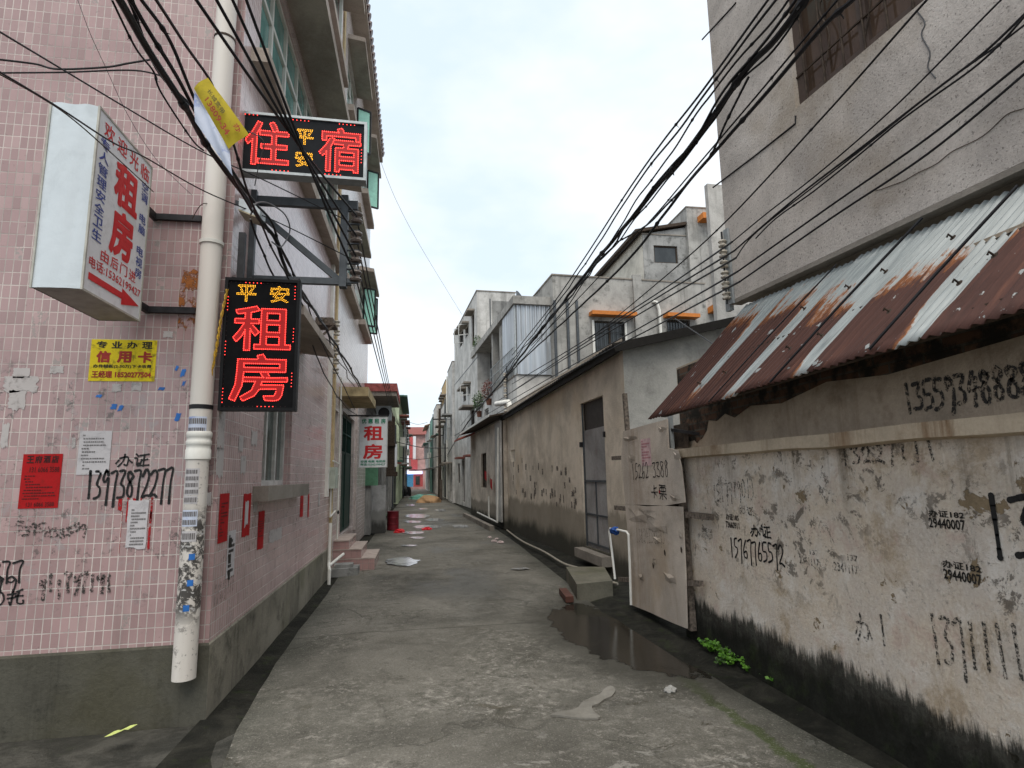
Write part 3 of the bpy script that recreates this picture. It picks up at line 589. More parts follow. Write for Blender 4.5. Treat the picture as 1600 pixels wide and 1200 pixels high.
# ------------------------------------------------------------------ pink tiled building (left, near)
LX, LY = -1.40, 4.52; PT = 11.1
tower = thing('tiled_building', 'pink tiled building at the left corner with torn bills and black numbers on it', 'building', (LX, LY, 0))
mb = MB()
gw = (5.72-LY, 6.95-LY, 1.50, 2.98)
holes = [gw, (4.95-LY, 9.75-LY, 5.2, 6.55), (4.95-LY, 9.75-LY, 8.75, 10.1)]
sm_ = MB().facade((LX, LY, .44), (0, 1, 0), 10.1-LY, .44, 3.3, (1, 0, 0), holes[:1], .16); build('side_wall', sm_, M['pink_lit'], tower)
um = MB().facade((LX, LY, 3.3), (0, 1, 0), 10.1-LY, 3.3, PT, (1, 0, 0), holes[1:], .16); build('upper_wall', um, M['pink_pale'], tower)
mb.facade((-9, LY, .44), (1, 0, 0), LX+9, .44, PT, (0, -1, 0))
mb.quad((-9, LY, .44), (-9, LY, PT), (-9, 10.1, PT), (-9, 10.1, .44)); mb.quad((-9, LY, PT), (LX, LY, PT), (LX, 10.1, PT), (-9, 10.1, PT))
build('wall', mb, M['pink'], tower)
build('plinth', MB().quad((LX+.012, LY-.012, -.15), (LX+.012, 10.1, -.15), (LX+.012, 10.1, .44), (LX+.012, LY-.012, .445)).quad((LX+.012, 10.1, .44), (LX, 10.1, .455), (LX, LY, .455), (LX+.012, LY-.012, .44)), M['plinth'], tower, 'grey plinth along the alley')
build('plinth', MB().quad((-9, LY-.012, -.15), (LX+.012, LY-.012, -.15), (LX+.012, LY-.012, .44), (-9, LY-.012, .40)).quad((-9, LY-.012, .40), (LX+.012, LY-.012, .44), (LX, LY, .455), (-9, LY, .415)), M['plinth_dark'], tower, 'damp dark plinth on the front')
U, N = (0, 1, 0), (1, 0, 0)
window(tower, (LX, LY, 0), U, N, *gw, .12, M['alu'], glass_mat('green_dark_glass', (.05, .075, .065)), 3, .05)
window(tower, (LX, LY, 0), U, N, *holes[1], .10, M['white_pvc'], M['teal'], 8, .05, 6.05)
window(tower, (LX, LY, 0), U, N, *holes[2], .10, M['white_pvc'], M['teal'], 8, .05, 9.6)
def sillb(y0, y1, z, pr=.16, th=.12, nm='sill', m='slab', par=None, X=LX): return build(nm, MB().bx(X-.02, X+pr, y0, y1, z-th, z), M[m], par or tower)
sillb(5.45, 7.42, 1.50, .13, .13); sillb(4.72, 10.0, 5.18, .14, .13, m='soffit'); sillb(4.8, 10.0, 8.72, .14, .13, m='soffit')
def hood(y0, y1, z, pr, th=.1, par=None, m='soffit', X=LX): return build('window_hood', MB().quad((X, y0, z), (X, y1, z), (X+pr, y1, z-.05), (X+pr, y0, z-.05)).quad((X, y0, z+th), (X+pr, y0, z+th-.06), (X+pr, y1, z+th-.06), (X, y1, z+th)).quad((X+pr, y0, z-.05), (X+pr, y1, z-.05), (X+pr, y1, z+th-.06), (X+pr, y0, z+th-.06)).quad((X, y0, z), (X+pr, y0, z-.05), (X+pr, y0, z+th-.06), (X, y0, z+th)).quad((X+pr, y1, z-.05), (X, y1, z), (X, y1, z+th), (X+pr, y1, z+th-.06)), M[m], par or tower)
hood(5.5, 7.55, 3.12, .36, par=tower); hood(4.8, 10.0, 6.62, .42, .14); hood(4.8, 10.0, 10.16, .40, .12)
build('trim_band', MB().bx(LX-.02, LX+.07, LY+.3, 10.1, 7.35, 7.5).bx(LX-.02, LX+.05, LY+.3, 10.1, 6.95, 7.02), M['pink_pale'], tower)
def eaves(par, ya, yb, x0=LX-.3):
    build('eaves', MB().bx(x0, LX+.33, ya, yb, PT, PT+.10), M['soffit'], par)
    t_ = MB(); t_.smooth = True; y = ya+.1
    while y < yb: t_.tube([(LX+.37, y, PT+.15), (LX-.5, y, PT+.45)], .085, 8); y += .235
    build('roof_tiles', t_, plain('dark_glazed_roof_tile', (.075, .035, .03), .4), par)
    build('roof', MB().quad((LX+.33, ya, PT+.11), (LX+.33, yb, PT+.11), (LX-3, yb, PT+1.2), (LX-3, ya, PT+1.2)), M['soffit'], par)
eaves(tower, LY-.15, 10.1)
# bills, glue and paint on the front wall
ff = Frame((0, LY, 0), (1, 0, 0), (0, 0, 1))               # front wall frame: a = X, b = Z
def fxy(x, y): p = onY(x, y, LY); return p.x, p.z
sf = Frame((LX, 0, 0), (0, 1, 0), (0, 0, 1))               # alley face: a = Y, b = Z
def sxy(x, y): p = onX(x, y, LX); return p.y, p.z
def on_front(x0, y0, x1, y1): a = fxy(x0, y1); b = fxy(x1, y0); return a[0], a[1], b[0], b[1]
yp = bill('poster', tower, ff, -2.305, 2.27, -1.87, 2.575, M['yellow_paper'], .004)
mb = MB()
for k, ch in enumerate('专业办理'): text(mb, ff, ch, -2.27+.10*k, 2.51, -2.20+.10*k, 2.562, .006, .03)
text(mb, ff, '办件轻松(2-50万)下卡收费', -2.28, 2.362, -1.895, 2.392, .006, .035)
build('lettering', mb, M['black_ink'], yp)
mb = MB()
for k, ch in enumerate('信用卡'): text(mb, ff, ch, -2.265+.137*k, 2.405, -2.17+.137*k, 2.49, .006, .05)
text(mb, ff, '王经理 18520277504', -2.285, 2.295, -1.895, 2.345, .006, .045); build('lettering', mb, M['maroon_ink'], yp)
rp = on_front(28, 709, 99, 795); redp = bill('poster', tower, ff, *rp, M['red_paper'], .004)
mb = MB(); W_ = rp[2]-rp[0]; H_ = rp[3]-rp[1]
for k, ch in enumerate('王府酒店'): text(mb, ff, ch, rp[0]+W_*(.1+.21*k), rp[1]+H_*.83, rp[0]+W_*(.28+.21*k), rp[1]+H_*.97, .006, .045)
text(mb, ff, '131 6066 3588', rp[0]+W_*.2, rp[1]+H_*.66, rp[2]-W_*.05, rp[1]+H_*.76, .006, .01); text(mb, ff, '131 6066 3588', rp[0]+W_*.2, rp[1]+H_*.03, rp[2]-W_*.1, rp[1]+H_*.11, .006, .01)
scribble_lines(mb, ff, rp[0]+W_*.08, rp[1]+H_*.15, rp[2]-W_*.06, rp[1]+H_*.62, 9, .006, .35); build('lettering', mb, plain('dark_red_print', (.05, .008, .008), .7), redp)
wp = on_front(119, 673, 176, 742); wpp = bill('poster', tower, ff, *wp, M['white_paper'], .004)
build('small_print', scribble_lines(MB(), ff, wp[0]+.02, wp[1]+.03, wp[2]-.02, wp[3]-.02, 11, .006, .4, 4), M['grey_ink'], wpp)
w2 = on_front(196, 780, 234, 858); w2p = bill('poster', tower, ff, *w2, M['white_paper'], .006, .05)
build('small_print', scribble_lines(MB(), ff, w2[0]+.02, w2[1]+.02, w2[2]-.01, w2[3]-.06, 12, .008, .5, 8), M['grey_ink'], w2p)
mb = MB()
for x0, x1 in ((184, 192), (196, 203), (206, 214), (218, 222), (234, 240)):
    a = on_front(x0, 778, x1, 800 + rnd.randint(-6, 18)); mb.poly([ff.p(x, y, .003) for x, y in ragged(ff, *a, .1)], ff.n, .001)
for q in ((186, 798, 192, 862), (230, 800, 238, 858)): a = on_front(*q); mb.poly([ff.p(x, y, .003) for x, y in ragged(ff, *a, .12)], ff.n, .001)
build('torn_poster', mb, M['blood'], tower)
mb = MB(); a = fxy(133, 780); scrawl(mb, ff, '13973872277', a[0], a[1], .19, .051, .0155, 0, .001, .05)
a = fxy(183, 729); scrawl(mb, ff, '办证', a[0], a[1], .085, .105, .011, .1, 0, .05); build('graffiti_number', mb, M['spray'], tower)
mb = MB(); a = fxy(-18, 905); scrawl(mb, ff, '277', a[0], a[1], .11, .07, .012); a = fxy(-15, 945); scrawl(mb, ff, '0托', a[0], a[1], .09, .10, .011); a = fxy(-12, 925); scrawl(mb, ff, '99', a[0], a[1], .1, .075, .011); build('graffiti_number', mb, M['spray'], tower)
mb = MB()
for q in range(9): a = fxy(60+q*13, 925+rnd.randint(-8, 8)); scrawl(mb, ff, rnd.choice('1179'), a[0], a[1], .10, .05, .02, 0, 0, .1)
for q in range(10): a = fxy(25+q*11, 833+rnd.randint(-6, 8)); scrawl(mb, ff, rnd.choice('8359'), a[0], a[1], .06, .05, .014, 0, 0, .1)
build('graffiti_number', mb, M['smear'], tower, 'smeared out number')
mb = MB()
for q in [(0, 662, 16, 700), (6, 588, 60, 612), (12, 610, 42, 640), (175, 600, 190, 612), (205, 598, 222, 610), (112, 684, 119, 700), (255, 518, 270, 527), (78, 572, 100, 583), (322, 830, 335, 846), (20, 575, 48, 590)]:
    a = on_front(*q) if q[0] < 300 else None
    if a: mb.poly([ff.p(x, y, .002) for x, y in ragged(ff, *a, .10, 9)], ff.n, .001)
build('paper_scraps', mb, M['scrap'], tower, kind='stuff')
mb = MB()
for x, y in [(150, 617), (172, 632), (247, 605), (272, 645), (283, 595), (281, 577), (183, 634), (273, 572)]:
    a = on_front(x, y, x+rnd.randint(5, 9), y+rnd.randint(4, 12)); mb.poly([ff.p(p+.3*(q-a[1]), q, .002) for p, q in ragged(ff, *a, .32, 3)], ff.n, .001)
build('tape_scraps', mb, plain('blue_tape', (.03, .16, .50), .5), tower, kind='stuff')
# bills on the alley face
def on_side(x0, y0, x1, y1): a = sxy(x0, y1); b = sxy(x1, y0); m_ = sxy((x0+x1)/2, (y0+y1)/2); return a[0], a[1], b[0], sxy(x0, y0)[1]
for i, q in enumerate([(339, 772, 358, 850), (377, 772, 392, 840), (401, 800, 413, 860), (468, 770, 474, 808), (480, 772, 483, 808)]):
    a = on_side(*q); b = bill('poster', tower, sf, *a, M['red_paper'], .004, .02 if i else 0)
    if i == 1: bill('torn_hole', b, sf, a[0]+.05, a[1]+.09, a[2]-.07, a[3]-.06, M['white_paper'], .006, .1)
    if i in (0, 2, 3): build('small_print', scribble_lines(MB(), sf, a[0]+.02, a[1]+.04, a[2]-.02, a[3]-.06, 11, .006, .4, i), plain('dark_red_print', (.10, .012, .012), .7), b)
a = on_side(352, 832, 368, 905); b = bill('poster', tower, sf, *a, M['white_paper'], .003); mb = MB()
scribble_lines(mb, sf, a[0]+.02, a[1]+.03, a[2]-.02, a[3]-.02, 8, .005, .6, 3)
for k in range(3): mb.poly([sf.p(a[0]+.02+.02*k, a[3]-.12-.12*k, .005), sf.p(a[0]+.09, a[3]-.12-.12*k, .005), sf.p(a[0]+.09, a[3]-.05-.12*k, .005), sf.p(a[0]+.02, a[3]-.05-.12*k, .005)], sf.n, .001)
build('small_print', mb, M['black_ink'], b)
mb = MB()
for q in range(8): a = sxy(333+q*4, 945-q*3); scrawl(mb, sf, '1', a[0], a[1], .12, .05, .010, .1, 0, .1)
for q in range(16): a = sxy(rnd.randint(380, 480), rnd.randint(800, 880)); scrawl(mb, sf, rnd.choice('1739'), a[0], a[1], .05, .05, .008, 0, 0, .1)
build('graffiti_number', mb, M['smear'], tower, 'smeared out number')
mb = MB()
for q in [(338, 640, 352, 700), (336, 700, 350, 745), (372, 680, 380, 705), (392, 672, 402, 695), (322, 770, 330, 790), (375, 712, 384, 740), (420, 830, 440, 850), (395, 785, 402, 800), (497, 770, 500, 790)]:
    a = on_side(*q); mb.poly([sf.p(x, y, .002) for x, y in ragged(sf, *a, .10, 9)], sf.n, .001)
build('paper_scraps', mb, M['scrap'], tower, kind='stuff')
# ------------------------------------------------------------------ drainpipe
pd = T('drainpipe_plastic', .5, 0, .3); p_ = pd.pos(); z_ = pd.xyz(p_)[2]
c_ = pd.mix(pd.m2('MULTIPLY', pd.step(pd.noise(pd.sc(p_, 5, 5, .6), 1, 5, .6), .45, .7), .35), (.66, .62, .57), (.38, .34, .30))
rg = pd.m2('MULTIPLY', pd.step(z_, .55, .75), pd.step(z_, 1.42, 1.25))
c_ = pd.mix(pd.m2('MULTIPLY', rg, pd.step(pd.noise(p_, 13, 8, .75, .5), .46, .52)), c_, (.07, .065, .06))
c_ = pd.mix(pd.m2('MULTIPLY', rg, pd.step(pd.noise(pd.sc(p_, 1, 1, 2, (4, 4, 4)), 11, 7, .7, .3), .58, .62)), c_, (.52, .51, .50))
c_ = pd.mix(pd.m2('MULTIPLY', pd.step(z_, 2.05, 1.7), pd.m2('MULTIPLY', pd.step(pd.noise(p_, 24, 6, .7), .56, .62), .6)), c_, (.14, .13, .12))
pd.color(c_); M['pipe'] = pd.m
PXc, PYc = -1.512, 4.425
dp = thing('drainpipe', 'fat white plastic drainpipe covered with torn stickers at the corner of the pink building', 'drainpipe', (PXc, PYc, .25))
build('pipe', MB().tube([(PXc, PYc, z) for z in (.26, 1.2, 2.02, 3, 4, 5, 7, PT)], .074, 22), M['pipe'], dp)
mb = MB().lathe((PXc, PYc, 1.70), (0, 0, 1), [(.075, 0), (.083, .005), (.083, .07), (.079, .075), (.079, .1), (.083, .105), (.083, .13), (.079, .135), (.079, .155), (.083, .16), (.083, .19), (.075, .2)], 22); build('coupling', mb, M['white_pvc'], dp)
build('clamp', MB().lathe((PXc, PYc, 3.28), (0, 0, 1), [(.075, 0), (.084, .004), (.084, .03), (.075, .034)], 22), M['white_pvc'], dp)
build('tape', MB().lathe((PXc, PYc, 2.055), (0, 0, 1), [(.074, 0), (.0775, .002), (.0775, .03), (.074, .032)], 22), M['black'], dp)
build('tie_wire', MB().lathe((PXc, PYc, 4.98), (0, 0, 1), [(.074, 0), (.0785, .002), (.0785, .018), (.074, .02)], 22), M['timber'], dp)
def wrap(z0, z1, a0, a1, mat, name='sticker', r=.0755, par=dp, rows=0, ink=None, seed=1):
    mb = MB(); P = lambda a, z, rr=r: V((PXc+rr*math.sin(a), PYc-rr*math.cos(a), z)); k = 8
    for i in range(k): b, c = a0+(a1-a0)*i/k, a0+(a1-a0)*(i+1)/k; mb.quad(P(b, z0), P(c, z0), P(c, z1), P(b, z1))
    o = build(name, mb, mat, par)
    if rows:
        mb = MB(); r_ = random.Random(seed); h = (z1-z0)/rows
        for q in range(rows):
            a = a0+.08
            while a < a1-.15:
                e_ = min(a+r_.uniform(.05, .16), a1-.05); zc = z0+h*(q+.5); mb.quad(P(a, zc-h*.3, r+.001), P(e_, zc-h*.3, r+.001), P(e_, zc+h*.3, r+.001), P(a, zc+h*.3, r+.001)); a = e_+.04
        build('small_print', mb, ink or M['grey_ink'], o)
for z0, z1, a0, a1, mt, rw in [(1.46, 1.64, -.8, .55, 'white_paper', 4), (1.40, 1.455, -.8, .5, 'white_paper', 1), (1.25, 1.36, -.85, .6, 'blue_paper', 2), (1.15, 1.22, -.8, .6, 'white_paper', 1), (1.87, 2.0, -.9, .9, 'blue_paper', 2)]:
    wrap(z0, z1, a0, a1, M[mt], rows=rw, seed=int(z0*100))
for z0, a0 in ((1.03, .1), (.86, .1), (.70, -.1)): wrap(z0, z0+.04, a0, a0+.5, plain('blue_tape', (.03, .16, .50), .5))
# twisted yellow cord with plug
cp = [onY(355, 452, 4.40), onY(345, 500, 4.40), onY(338, 545, 4.40), onY(325, 610, 4.40), onY(317, 655, 4.40)]
yc = thing('power_cord', 'twisted yellow cord hanging down beside the white drainpipe', 'cord', cp[-1])
mb = MB(); sp = smooth_path(cp, 16)
for ph in (0, math.pi):
    mb.tube([p + V((math.cos(i*.75+ph), math.sin(i*.75+ph), 0))*.006 for i, p in enumerate(sp)], .0055, 5)
build('cord', mb, plain('yellow_cord', (.50, .30, .03), .5, var=.4, scale=60), yc)
build('plug', MB().lathe(cp[-1]+V((0, 0, .01)), (0, 0, -1), [(.008, 0), (.02, .01), (.023, .03), (.012, .05), (.003, .055)], 10), M['orange'], yc)
# ------------------------------------------------------------------ white box sign on the front wall
SX = -1.90
bs = thing('box_sign', 'white vinyl box sign with red 租房 and a red arrow on the pink wall', 'sign', (SX-.12, 4.5, 2.66))
y0_, y1_, z0_, z1_ = 3.57, 4.29, 2.655, 3.80; xb = SX-.26
mb = MB(); mb.smooth = True; nn = 14                           # wavy stretched cloth on the narrow end
for i in range(nn+1):
    x = xb+(SX-xb)*i/nn
    for k in range(13): z = z0_+(z1_-z0_)*k/12; mb.v.append(V((x, y0_ - .010*math.sin(math.pi*i/nn) - .006*noise.noise((i*.35, k*.25, 2)), z+(.005*math.sin(i*.7) if k == 12 else 0))))
for i in range(nn):
    for k in range(12): a = i*13+k; mb.f.append((a, a+13, a+14, a+1))
build('end_cloth', mb, M['vinyl_side'], bs)
build('body', MB().box((xb, y0_+.003, z0_), (SX-xb-.002, 0, 0), (0, y1_-y0_, 0), (0, 0, .012)).box((xb, y0_+.003, z1_-.012), (SX-xb-.002, 0, 0), (0, y1_-y0_, 0), (0, 0, .012)).box((xb, y0_+.003, z0_), (.01, 0, 0), (0, y1_-y0_, 0), (0, 0, z1_-z0_)).box((xb, y1_-.01, z0_), (SX-xb-.002, 0, 0), (0, .01, 0), (0, 0, z1_-z0_)), plain('grey_vinyl_back', (.34, .33, .31), .6), bs)
fc = build('face', MB().box((SX-.006, y0_, z0_), (.006, 0, 0), (0, y1_-y0_, 0), (0, 0, z1_-z0_)), M['vinyl'], bs)
rm = MB()
for q in ((SX, y0_), (SX, y1_-.012), (xb, y0_-.004)): rm.bx(q[0]-.006, q[0]+.005, q[1]-.004, q[1]+.010, z0_-.004, z1_+.004)
for z in (z0_-.004, z1_-.008): rm.bx(SX-.006, SX+.0045, y0_, y1_, z, z+.012)
build('rim', rm, plain('yellowed_trim', (.46, .45, .40), .6), bs)
bf = Frame((SX, y0_, z0_), (0, y1_-y0_, 0), (0, 0, z1_-z0_))
mb = MB()
for k, ch in enumerate('欢迎光临'): text(mb, bf, ch, .10+.225*k, .872, .27+.225*k, .965, .003, .015)
text(mb, bf, '租', .33, .575, .77, .835, .003, .045); text(mb, bf, '房', .33, .285, .74, .56, .003, .045)
for k, ch in enumerate('由后门进'): text(mb, bf, ch, .22+.165*k, .205, .35+.165*k, .272, .003, .012)
text(mb, bf, '电话:15362199427', .06, .135, .96, .195, .003, .015)
mb.poly([bf.p(a, b, .002) for a, b in ((.07, .068), (.62, .068), (.62, .035), (.95, .085), (.62, .13), (.62, .105), (.07, .105))], bf.n, .001)
build('lettering', mb, M['red_ink'], fc)
mb = MB(); column(mb, bf, '专人管理安全卫生', .06, .21, .86, .275, .003, .015); column(mb, bf, '空调 电脑 电视房', .82, .95, .86, .24, .003, .015, .85); build('lettering', mb, M['blue_ink'], fc)
mb = MB()
for z in (2.80, 3.52): build('bracket', MB().bar((SX-.05, y1_, z), (SX-.05, LY, z), .03, .05).bar((SX-.05, LY-.02, z), (SX+.28, LY-.02, z), .03, .045), M['darksteel'], bs)
build('rust_stain', MB().poly([ff.p(x, y, .002) for x, y in ragged(ff, -1.74, 2.72, -1.6, 3.12, .2)], ff.n, .0008), worn_paint('rust_run', (.30, .10, .02), .5, 9), tower)
# ------------------------------------------------------------------ LED signs
def led_sign(name, label, o, u, H, depth, face, casem, fill, placements, rim, dotr, pitch, borders):
    u = V(u); fr = Frame(o, u, (0, 0, H)); root = thing(name, label, 'led sign', V(o)+u/2)
    back = -fr.n*depth
    build('case', MB().box(V(o)+back, u, fr.n*(depth-.004), (0, 0, H)), casem, root)
    fm = MB(); W = u.length; k = rim/W; kz = rim/H
    for a, b, c, d in ((0, 0, 1, kz), (0, 1-kz, 1, 1), (0, kz, k, 1-kz), (1-k, kz, 1, 1-kz)): fm.box(fr.p(a, b, -.004), u*(c-a), fr.n*.016, V((0, 0, H))*(d-b))
    build('frame', fm, casem, root)
    fc = build('face', MB().quad(fr.p(k, kz, 0), fr.p(1-k, kz, 0), fr.p(1-k, 1-kz, 0), fr.p(k, 1-kz, 0)), face, root)
    for ch, a0, b0, a1, b1, col in placements:
        if fill and col == 'red_led': build('glow_film', text(MB(), fr, ch, a0, b0, a1, b1, .002, .022), fill, fc)
        build('lamps', led_outline(MB(), fr, ch, a0, b0, a1, b1, pitch if col == 'red_led' else pitch*.85, dotr if col == 'red_led' else dotr*.8, fat=.018 if col == 'red_led' else -.001), M[col], fc)
    mb = MB()
    for b in borders: dots(mb, fr, *b, 5, dotr*.8)
    build('border_lamps', mb, M['red_led'], fc); return root, fr
s2, fr2 = led_sign('led_sign', 'tall black led sign glowing red 租房 under amber 平安', (-1.405, 4.44, 2.05), (.53, .02, 0), .995, .075, M['led_face'], M['led_case'], M['led_body'],
    [('平', .16, .82, .41, .945, 'amber_led'), ('安', .60, .82, .85, .945, 'amber_led'), ('租', .14, .445, .90, .785, 'red_led'), ('房', .13, .07, .88, .42, 'red_led')], .022, .0042, .0130,
    [(.27, .965, .47, .965), (.93, .85, .93, .95), (.05, .75, .05, .85), (.93, .52, .93, .62), (.05, .41, .05, .51), (.93, .18, .93, .28), (.05, .06, .05, .16), (.50, .03, .70, .03)])
mb = MB()
for q in range(14): mb.disc(fr2.p(.08+.06*q, .03, .006), fr2.n, .003, 6); mb.disc(fr2.p(.08+.06*q, .965, .0055), fr2.n, .003, 6)
for q in range(26): mb.disc(fr2.p(.05, .05+.036*q, .0055), fr2.n, .003, 6)
build('dead_lamps', mb, M['led_off'], s2)
s1, fr1 = led_sign('led_sign', 'wide led sign with pale metal frame reading 住宿 in red above the black one', (-1.46, 4.66, 4.01), (1.03, .03, 0), .53, .10, M['led_grey'], M['galv'], M['led_body2'],
    [('住', .07, .13, .40, .86, 'red_led'), ('宿', .63, .11, .955, .86, 'red_led'), ('平', .45, .53, .58, .78, 'amber_led'), ('安', .45, .15, .58, .42, 'amber_led')], .022, .0052, .0165,
    [(.03, .95, .15, .95), (.42, .93, .54, .93), (.78, .93, .90, .93), (.03, .12, .03, .34), (.96, .3, .96, .52), (.28, .06, .40, .06), (.68, .06, .8, .06)])
build('hanger', MB().bar((-1.44, 4.72, 4.54), (-1.44, 4.72, 4.66), .03).bar((-1.44, 4.72, 4.62), (-1.44, LY+.2, 4.62), .025), M['darksteel'], s1)
build('hanger', MB().bar((-1.32, 4.50, 3.04), (-1.32, 4.50, 3.42), .045).bar((-1.36, 4.48, 3.05), (-1.40, 4.55, 3.05), .03).bar((-.93, 4.50, 3.04), (-.93, 4.62, 3.10), .04), M['darksteel'], s2)
# ------------------------------------------------------------------ steel wire bracket with insulators
BY = 4.98
br = thing('wire_bracket', 'dark triangular steel bracket on the pink wall carrying a stack of spool insulators', 'bracket', (LX, BY, 3.2))
build('frame', MB().bar((LX, BY, 3.92), (-.52, BY, 3.92), .05, .075).bar((LX, BY, 3.22), (-.56, BY, 3.22), .045, .055).bar((-.63, BY, 3.17), (-.63, BY, 4.0), .085, .06).bar((LX+.02, BY+.06, 3.86), (-.63, BY+.06, 3.22), .05, .05).bar((LX+.02, BY-.02, 3.1), (LX+.02, BY-.02, 4.0), .05, .05), M['steel'], br)
spool = [(.012, 0), (.045, .004), (.052, .02), (.045, .034), (.03, .042), (.03, .058), (.045, .066), (.052, .08), (.045, .096), (.012, .1)]
proto = None; IZ = [3.80, 3.62, 3.44, 3.27]; IXp = -.525
for z in IZ:
    if proto is None:
        proto = build('insulator', MB().lathe((IXp, BY-.02, z-.05), (0, 0, 1), spool, 14), M['brownporc'], br); z_first = z
    else:
        c = proto.copy(); COL.objects.link(c); c.parent = br; c.location = (0, 0, z-z_first)
    build('insulator_strap', MB().bar((-.60, BY-.02, z-.06), (-.50, BY-.02, z-.06), .03, .008).bar((-.60, BY-.02, z+.06), (-.50, BY-.02, z+.06), .03, .008), M['steel'], br)
lp = onX(390, 340, -1.28)
lt = thing('flood_lamp', 'small weathered grey lamp head fixed under the bracket arm over the black sign', 'lamp', lp)
mb = MB(); q = [lp+V(v) for v in ((-.06, -.08, .03), (.09, -.06, -.02), (.09, .10, -.02), (-.06, .10, .03))]
mb.poly(q, (0, 0, 1), .09); build('housing', mb, M['galv'], lt)
build('lens', MB().poly([p-V((0, 0, .012)) for p in q], (0, 0, 1), .012), plain('yellowed_lens', (.35, .30, .2), .3), lt)
build('arm', MB().bar(lp+V((0, .02, .1)), (LX, lp.y+.05, lp.z+.14), .03), M['steel'], lt)
# hanging flyer banner
fl = thing('hanging_flyer', 'tattered yellow flyer with a blue and white lower half hanging from the cables', 'flyer', onY(345, 190, 2.6))
def cloth(name, tl, tr, brr, bl, mat, par, sag=.03):
    mb = MB(); mb.smooth = True; n = 10; P = [onY(*q, 2.6) for q in (tl, tr, brr, bl)]
    fr = Frame(P[3], P[2]-P[3], P[0]-P[3])
    for i in range(n+1):
        for k in range(n+1):
            a, b = i/n, k/n; p = (P[3]*(1-a)+P[2]*a)*(1-b)+(P[0]*(1-a)+P[1]*a)*b; mb.v.append(p + V((0, -1, 0))*(sag*.6*math.sin(a*3.1)*math.sin(b*2.7+.3)+.008*math.sin(a*7+b*4)))
    for i in range(n):
        for k in range(n): a = i*(n+1)+k; mb.f.append((a, a+n+1, a+n+2, a+1))
    return build(name, mb, mat, par), P
y_, P = cloth('yellow_sheet', (324, 120), (388, 208), (358, 234), (303, 138), M['flyer'], fl)
def bil(P, a, b, off=-.05): return (P[3]*(1-a)+P[2]*a)*(1-b)+(P[0]*(1-a)+P[1]*a)*b + V((0, off*.62, 0))
def btext(mb, P, body, a0, b0, a1, b1, bold=.01):
    vs, fs, lay = glyph_shape(body, bold); i = len(mb.v); mb.v += [bil(P, a0+(a1-a0)*x, b0+(b1-b0)*y, -.05-.001*l) for (x, y), l in zip(vs, lay)]; mb.f += [tuple(k+i for k in f) for f in fs]
mb = MB(); btext(mb, P, '长城宽带', .22, .50, .62, .72); build('lettering', mb, M['black_ink'], y_)
mb = MB(); btext(mb, P, '13809-34', .30, .16, .88, .42, .02); btext(mb, P, '办', .84, .62, .97, .86, .02)
build('lettering', mb, M['maroon_ink'], y_)
cloth('blue_sheet', (303, 140), (358, 234), (364, 276), (305, 190), M['blue_paper'], fl, .02)
# ------------------------------------------------------------------ pale tiled building (left, second) with doorway
MX0, MX1 = 10.1, 17.0
b2 = thing('tiled_building', 'pale building beyond the pink one with green iron gate and mint casement windows', 'building', (LX, MX0, 0))
dh = (11.55-MX0, 13.75-MX0, .50, 2.85); wh2 = (10.75-MX0, 13.2-MX0, 5.3, 6.6); wh3 = (10.9-MX0, 12.6-MX0, 8.8, 10.2); wh4 = (14.3-MX0, 16.2-MX0, 5.4, 6.6); wh5 = (14.3-MX0, 16.2-MX0, 8.8, 10.2); wh6 = (10.35-MX0, 10.95-MX0, 1.6, 2.75)
mb = MB(); mb.facade((LX, MX0, 0), U, MX1-MX0, .0, PT, N, [dh, wh2, wh3, wh4, wh5, wh6], .18)
mb.quad((LX, MX1, 0), (-9, MX1, 0), (-9, MX1, PT), (LX, MX1, PT)); mb.quad((-9, MX0, PT-.02), (LX, MX0, PT-.02), (LX, MX1, PT-.02), (-9, MX1, PT-.02)); build('wall', mb, M['white_tile'], b2)
build('wall_strip', MB().bx(LX, LX+.03, MX0+.02, 10.3, .0, PT), plain('ochre_paint', (.52, .40, .22), .8), b2)
for hh in (wh2, wh3, wh4, wh5): window(b2, (LX, MX0, 0), U, N, *hh, .12, M['white_pvc'], M['teal'], 3, .05, hh[3]-.45); sillb(MX0+hh[0]-.15, MX0+hh[1]+.15, hh[2]-.02, .16, .13, m='soffit', par=b2); hood(MX0+hh[0]-.1, MX0+hh[1]+.1, hh[3]+.05, .34, par=b2)
window(b2, (LX, MX0, 0), U, N, *wh6, .12, M['alu'], M['darkglass'], 2, .04)
for y, z, l, h in ((12.7, 8.95, .7, 1.05), (15.2, 5.5, .75, 1.0), (16.0, 5.5, .7, 1.0), (15.6, 9.0, .7, 1.05), (15.3, 8.0, .6, .1)):      # casements pushed open
    if h < .5: continue
    f = build('casement', MB().bar((LX+.02, y, z), (LX+.02, y, z+h), .04).bar((LX+.30, y+.14, z), (LX+.30, y+.14, z+h), .04).bar((LX+.02, y, z), (LX+.30, y+.14, z), .04).bar((LX+.02, y, z+h), (LX+.30, y+.14, z+h), .04), M['darksteel'], b2)
    build('pane', MB().quad((LX+.03, y+.005, z), (LX+.29, y+.135, z), (LX+.29, y+.135, z+h), (LX+.03, y+.005, z+h)), M['mint'], f)
eaves(b2, MX0, MX1)
build('door_recess', MB().bx(LX-1.2, LX-1.15, 11.4, 13.9, .45, 2.9).bx(LX-1.2, LX-.18, 11.4, 13.9, .40, .495).bx(LX-1.2, LX-.18, 11.4, 13.9, 2.86, 2.95), M['grey_dark'], b2)
